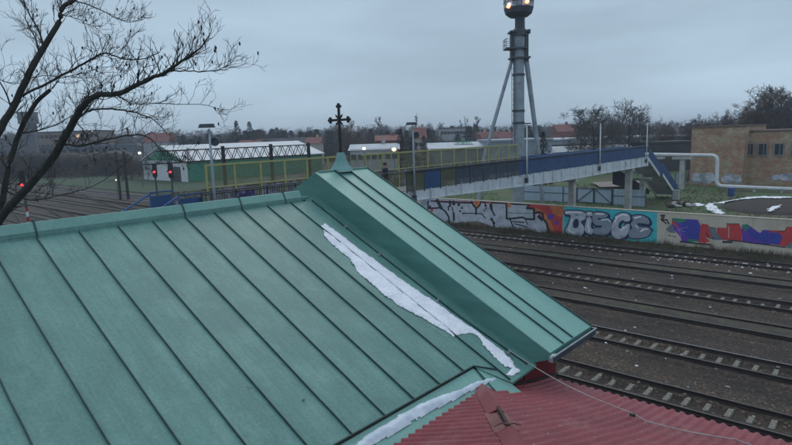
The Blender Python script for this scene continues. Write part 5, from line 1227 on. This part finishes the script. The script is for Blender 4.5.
# light blue fence with dark frame gate, and short fence by the stairs
fz = lambda u, v: gz(u, v, .5)
LB = mat('pale_blue_sheet', (.40, .50, .60), (.32, .41, .50), .8, .6, stretch=(1, 5, .2))
XF = 67.5
y0_, y1_ = 38.0, atx(646, 195, XF).y; ga, gb = atx(577, 195, XF).y, atx(612, 195, XF).y
bf = thing('sheet_fence', 'pale blue sheet metal fence with dark posts behind the graffiti wall', 'fence', (XF, 0, .5))
MB().box(0, .03, ga + .05, y0_, .05, 1.95).build('sheet_panel', LB, bf); MB().box(0, .03, y1_, gb - .05, .05, 1.95).build('sheet_panel', LB, bf)
y = y0_
m = MB()
for y in (y0_, y0_ - 3, y0_ - 6, gb - .1, y1_ + 2.2, y1_): MB().box(-.09, -.01, y - .05, y + .05, 0, 2.05).build('post', STEEL_D, bf)
m = MB(); m.box(-.05, -.005, ga + .05, y0_, 1.1, 1.18); m.box(-.05, -.005, y1_, gb - .05, 1.1, 1.18); m.build('rail', STEEL_D, bf)
gt = thing('gate', 'dark framed gate with diagonal braces in the pale blue fence', 'gate', (XF, 0, .5))
mid = (ga + gb) / 2; MB().box(.0, .03, gb, ga, .1, 1.9).build('infill', LB, gt)
for s0, s1 in ((ga, mid + .04), (mid - .04, gb)):
    m = MB(); m.box(-.1, -.02, min(s0, s1), max(s0, s1), 1.85, 1.95); m.box(-.1, -.02, min(s0, s1), max(s0, s1), .1, .2); 
    for yy in (s0, s1): m.box(-.11, -.01, yy - .06, yy + .06, 0, 2.0)
    m.beam((-.06, s0, .15) , (-.06, s1, 1.9) if s0 == ga else (-.06, s1, .15 + 0), .08, .08) if s0 == ga else m.beam((-.06, s0, 1.9), (-.06, s1, .15), .08, .08)
    m.build('gate_leaf', STEEL_D, gt)
sf = thing('railing_fence', 'short pale blue fence at the foot of the right-hand stairs', 'fence', (0, 0, 0)); A = atd(675, 190, 84); B = atd(690.5, 186, 90); A.z = B.z = .7
m = MB(); 
for h in (.3, 1.1, 1.9): m.beam(A + Vector((0, 0, h)), B + Vector((0, 0, h)), .06, .1)
m.build('rail', LB, sf); m = MB(); m.beam(A + Vector((0, 0, 1.1)), B + Vector((0, 0, 1.1)), .03, 1.7); m.build('sheet_panel', LB, sf)
for k in range(6): p = A.lerp(B, k / 5); MB().box(p.x - .05, p.x + .05, p.y - .05, p.y + .05, .3, 2.75).build('post', STEEL_D, sf)

# ------------------------------------------------------------------ field details
m = MB()
def mound(a, b):
    t = b * 2 * math.pi; r = a; x = 73.5 + 8.5 * r * math.cos(t); y = 10.2 + 5.2 * r * math.sin(t)
    return (x, y, fieldz(x, y) + .12 + .35 * (1 - r * r) - .2 * (r > .99) + .05 * noise.noise(Vector((x, y, 0))))
tag(m.grid(mound, 10, 40).build('earth_mound', DIRT, smooth=True), kind='structure')
def snowflat(px, label, seed, th=.09):
    P = []
    for u, v in px: p = gz(u, v, .62); P.append((p.x, p.y))
    P = np.array(P); x0, y0 = P.min(0) - .2; x1, y1 = P.max(0) + .2; step = .06
    xs = np.arange(x0, x1, step); ys = np.arange(y0, y1, step); XX, YY = np.meshgrid(xs, ys, indexing='ij'); q = np.stack([XX.ravel(), YY.ravel()], 1); d = inpoly(P, q)
    nz = np.array([noise.noise(Vector((a * 1.4, b * 1.4, seed))) + .6 * noise.noise(Vector((a * 4, b * 4, seed))) for a, b in q]); d = d + nz * .32; keep = (d > 0).reshape(XX.shape)
    def gzz(a, b):
        r2 = ((a - 73.5) / 8.5) ** 2 + ((b - 10.2) / 5.2) ** 2; return fieldz(a, b) + (.12 + .35 * (1 - r2) + .05 if r2 < 1 else .02)
    V = np.stack([q[:, 0], q[:, 1], np.array([gzz(a, b) for a, b in q]) + .02 + th * np.clip(d / .3, 0, 1) ** .6], 1); idx = np.arange(len(q)).reshape(XX.shape); c = keep[:-1, :-1] & keep[1:, :-1] & keep[1:, 1:] & keep[:-1, 1:]
    F = np.stack([idx[:-1, :-1][c], idx[1:, :-1][c], idx[1:, 1:][c], idx[:-1, 1:][c]], 1)
    if len(F) == 0: return
    used = np.unique(F); remap = -np.ones(len(q), int); remap[used] = np.arange(len(used)); tag(arr_obj('snow_patch', V[used], remap[F], SNOW, smooth=True), label, 'snow')
snowflat([(705, 204), (711, 202), (716, 206), (720, 211), (727, 214.5), (722, 216), (714, 214), (707, 210)], 'crooked snow patch left of the dark earth mound', 1)
snowflat([(712, 202), (730, 199.5), (745, 196.5), (765, 196), (780, 198), (792, 198.5), (792, 200), (775, 200.5), (760, 199), (740, 200), (725, 202.5)], 'long thin snow streak along the far edge of the earth mound', 2)
snowflat([(766, 214), (772, 211), (781, 210), (778, 213), (770, 215)], 'small snow patch at the near right of the earth mound', 3)
snowflat([(690, 203), (697, 202), (704, 204), (698, 206)], 'small snow patch near the concrete rubble', 4)
# rubble and bin
rb = thing('concrete_block', 'upright pale concrete block on the grass below the pipe', 'concrete block', tuple(gz(676, 199, .6))); MB().box(-.3, .3, -.35, .35, -.1, 1.0).build('block', CONC, rb, bevel=.05); MB().box(-.32, .32, -.37, .37, 1.0, 1.1).build('cap', CONC, rb)
p = gz(681, 206, .6); m = MB(); q = random.Random(3)
for i in range(14): m.blob((q.uniform(-1.6, 1.6), q.uniform(-1, 1), q.uniform(0, .25)), q.uniform(.2, .6), q.uniform(.2, .5), q.uniform(.12, .3), i % 2, 6, 4, i)
o = m.build('rubble_heap', [CONC, DIRT]); o.location = p; tag(o, 'low heap of earth and broken concrete behind the graffiti wall', 'rubble')
p = gz(731, 196.5, .7); bn = thing('waste_bin', 'small blue bin by the far edge of the earth mound', 'bin', tuple(p)); m = MB(); m.hexa([(-.3, -.3, 0), (.3, -.3, 0), (.3, .3, 0), (-.3, .3, 0), (-.38, -.38, 1.0), (.38, -.38, 1.0), (.38, .38, 1.0), (-.38, .38, 1.0)]); m.build('body', BLUE, bn); MB().box(-.42, .42, -.42, .42, 1.0, 1.1).build('lid', BLUE_RAIL, bn)

# ------------------------------------------------------------------ railway portal, masts, signals
pt = thing('catenary_portal', 'dark lattice girder portal spanning the tracks in front of the white warehouse roof', 'portal', (0, 58, 0))
def truss(xa, xb, y, zb_, zt_, n):
    m = MB()
    for yy in (y - .25, y + .25):
        m.beam((xa, yy, zb_), (xb, yy, zb_), .09, .12); m.beam((xa, yy, zt_), (xb, yy, zt_), .09, .12)
        for i in range(n):
            a = xa + (xb - xa) * i / n; b = xa + (xb - xa) * (i + 1) / n; md = (a + b) / 2; m.beam((a, yy, zb_), (md, yy, zt_), .06, .06); m.beam((md, yy, zt_), (b, yy, zb_), .06, .06)
    return m
truss(27.9, 48.2, 0, 7.45, 8.72, 16).build('lattice_girder', mat('rust_dark_steel', (.035, .03, .03), (.02, .018, .02)), pt)
MB().beam((25.5, 0, 7.45), (27.9, 0, 7.45), .1, .14).build('arm', STEEL_D, pt)
for x in (35.6, 42.2, 48.1): MB().box(x - .12, x + .12, -.2, .2, -.1, 9.0).build('column', BLACK, pt)
for i, (x, lb) in enumerate(((41.8, 'left post of the twin dark railway masts beyond the blue stairs'), (42.7, 'right post of the twin dark railway masts beyond the blue stairs'))):
    cmst = thing('railway_mast', lb, 'mast', (x, 102 - i, 0), 0, 'twin masts'); truss_m = MB()
    for sx in (-.13, .13):
        for sy in (-.13, .13): truss_m.beam((sx, sy, 0), (sx * .8, sy * .8, 8.3), .1, .1)
    for k in range(14): z = k * .6; truss_m.beam((-.18, -.18, z), (.18, -.18, z + .6), .05, .05); truss_m.beam((.18, .18, z), (-.18, .18, z + .6), .05, .05)
    truss_m.build('lattice_post', BLACK, cmst); MB().beam((0, 0, 7.8), (-2.2, 0, 7.6), .08, .08).build('arm', STEEL_D, cmst)
RL = glow('signal_red', (1, .05, .08), 1.3)
def signal(u, vt, vb, d, label, banded):
    a = atd(u, vt, d); b = atd(u, vb, d); h = a.z - b.z; t = thing('railway_signal', label, 'signal', (b.x, b.y, 0), HEAD - R(90), 'red railway signals'); w_ = h * .36
    m = MB(); m.box(-w_ / 2, w_ / 2, .0, .12, b.z, a.z); m.tube([(0, .06, b.z + .0), (0, .061, b.z - .12)], w_ * .3, 10); m.build('backplate', BLACK, t, bevel=.05)
    zl = b.z + h * .38 if not banded else b.z + h * .12
    m = MB().tube([(0, -.16, zl), (0, -.02, zl)], h * .078, 12); ln = m.build('lens', RL, t)
    MB().grid(lambda p_, q_: (h * .17 * math.cos(math.pi * q_), -.3 + .3 * p_, zl + h * .17 * math.sin(math.pi * q_)), 1, 10).build('hood', BLACK, t)
    m = MB().tube([(0, .1, -.1), (0, .1, b.z + .2)], .09, 8); ms = m.build('mast', STEEL_D, t)
    if banded:
        z = .2; k = 0
        while z < b.z - 2.0: MB().tube([(0, .1, z), (0, .1, z + .42)], .10, 8).build('band', WHITE if k % 2 else mat('band_red', (.35, .03, .03)), ms); z += .42; k += 1
signal(155, 163.5, 177, 57, 'left of the two red signals standing side by side before the green warehouse', False)
signal(171, 163, 177.5, 56, 'right of the two red signals standing side by side before the green warehouse', False)
signal(23, 170, 187, 46, 'lone red signal on a red and white banded mast seen through the left tree', True)
# small far lights at left
for u, v, lb in ((92, 131, 'small orange street light left of the long red roof'), (116, 180, 'tiny white lamp on the twin railway masts')):
    d = 150 if u < 100 else 98; p = atd(u, v, d); fl = thing('street_light', lb, 'light', tuple(p)); MB().tube([(0, 0, -p.z), (0, 0, 0)], .05, 5).build('pole', STEEL_D, fl); MB().blob((0, 0, 0), .12, .12, .10, 0, 8, 6, 0, 0).build('bulb', glow('amber' + str(u), (1, .75, .5), 2.5), fl)

# ------------------------------------------------------------------ air
hm = bpy.data.materials.new('haze'); hm.use_nodes = True; t = hm.node_tree; t.nodes.remove(t.nodes['Principled BSDF'])
pv = t.nodes.new('ShaderNodeVolumePrincipled'); pv.inputs['Color'].default_value = (.80, .88, 1, 1); pv.inputs['Density'].default_value = .00055; pv.inputs['Anisotropy'].default_value = 0
t.links.new(pv.outputs[0], t.nodes['Material Output'].inputs['Volume'])
hz = MB().box(-2600, 4600, -2600, 4600, -1.2, 34).build('haze', hm); tag(hz, kind='stuff')
scene.cycles.volume_bounces = 1
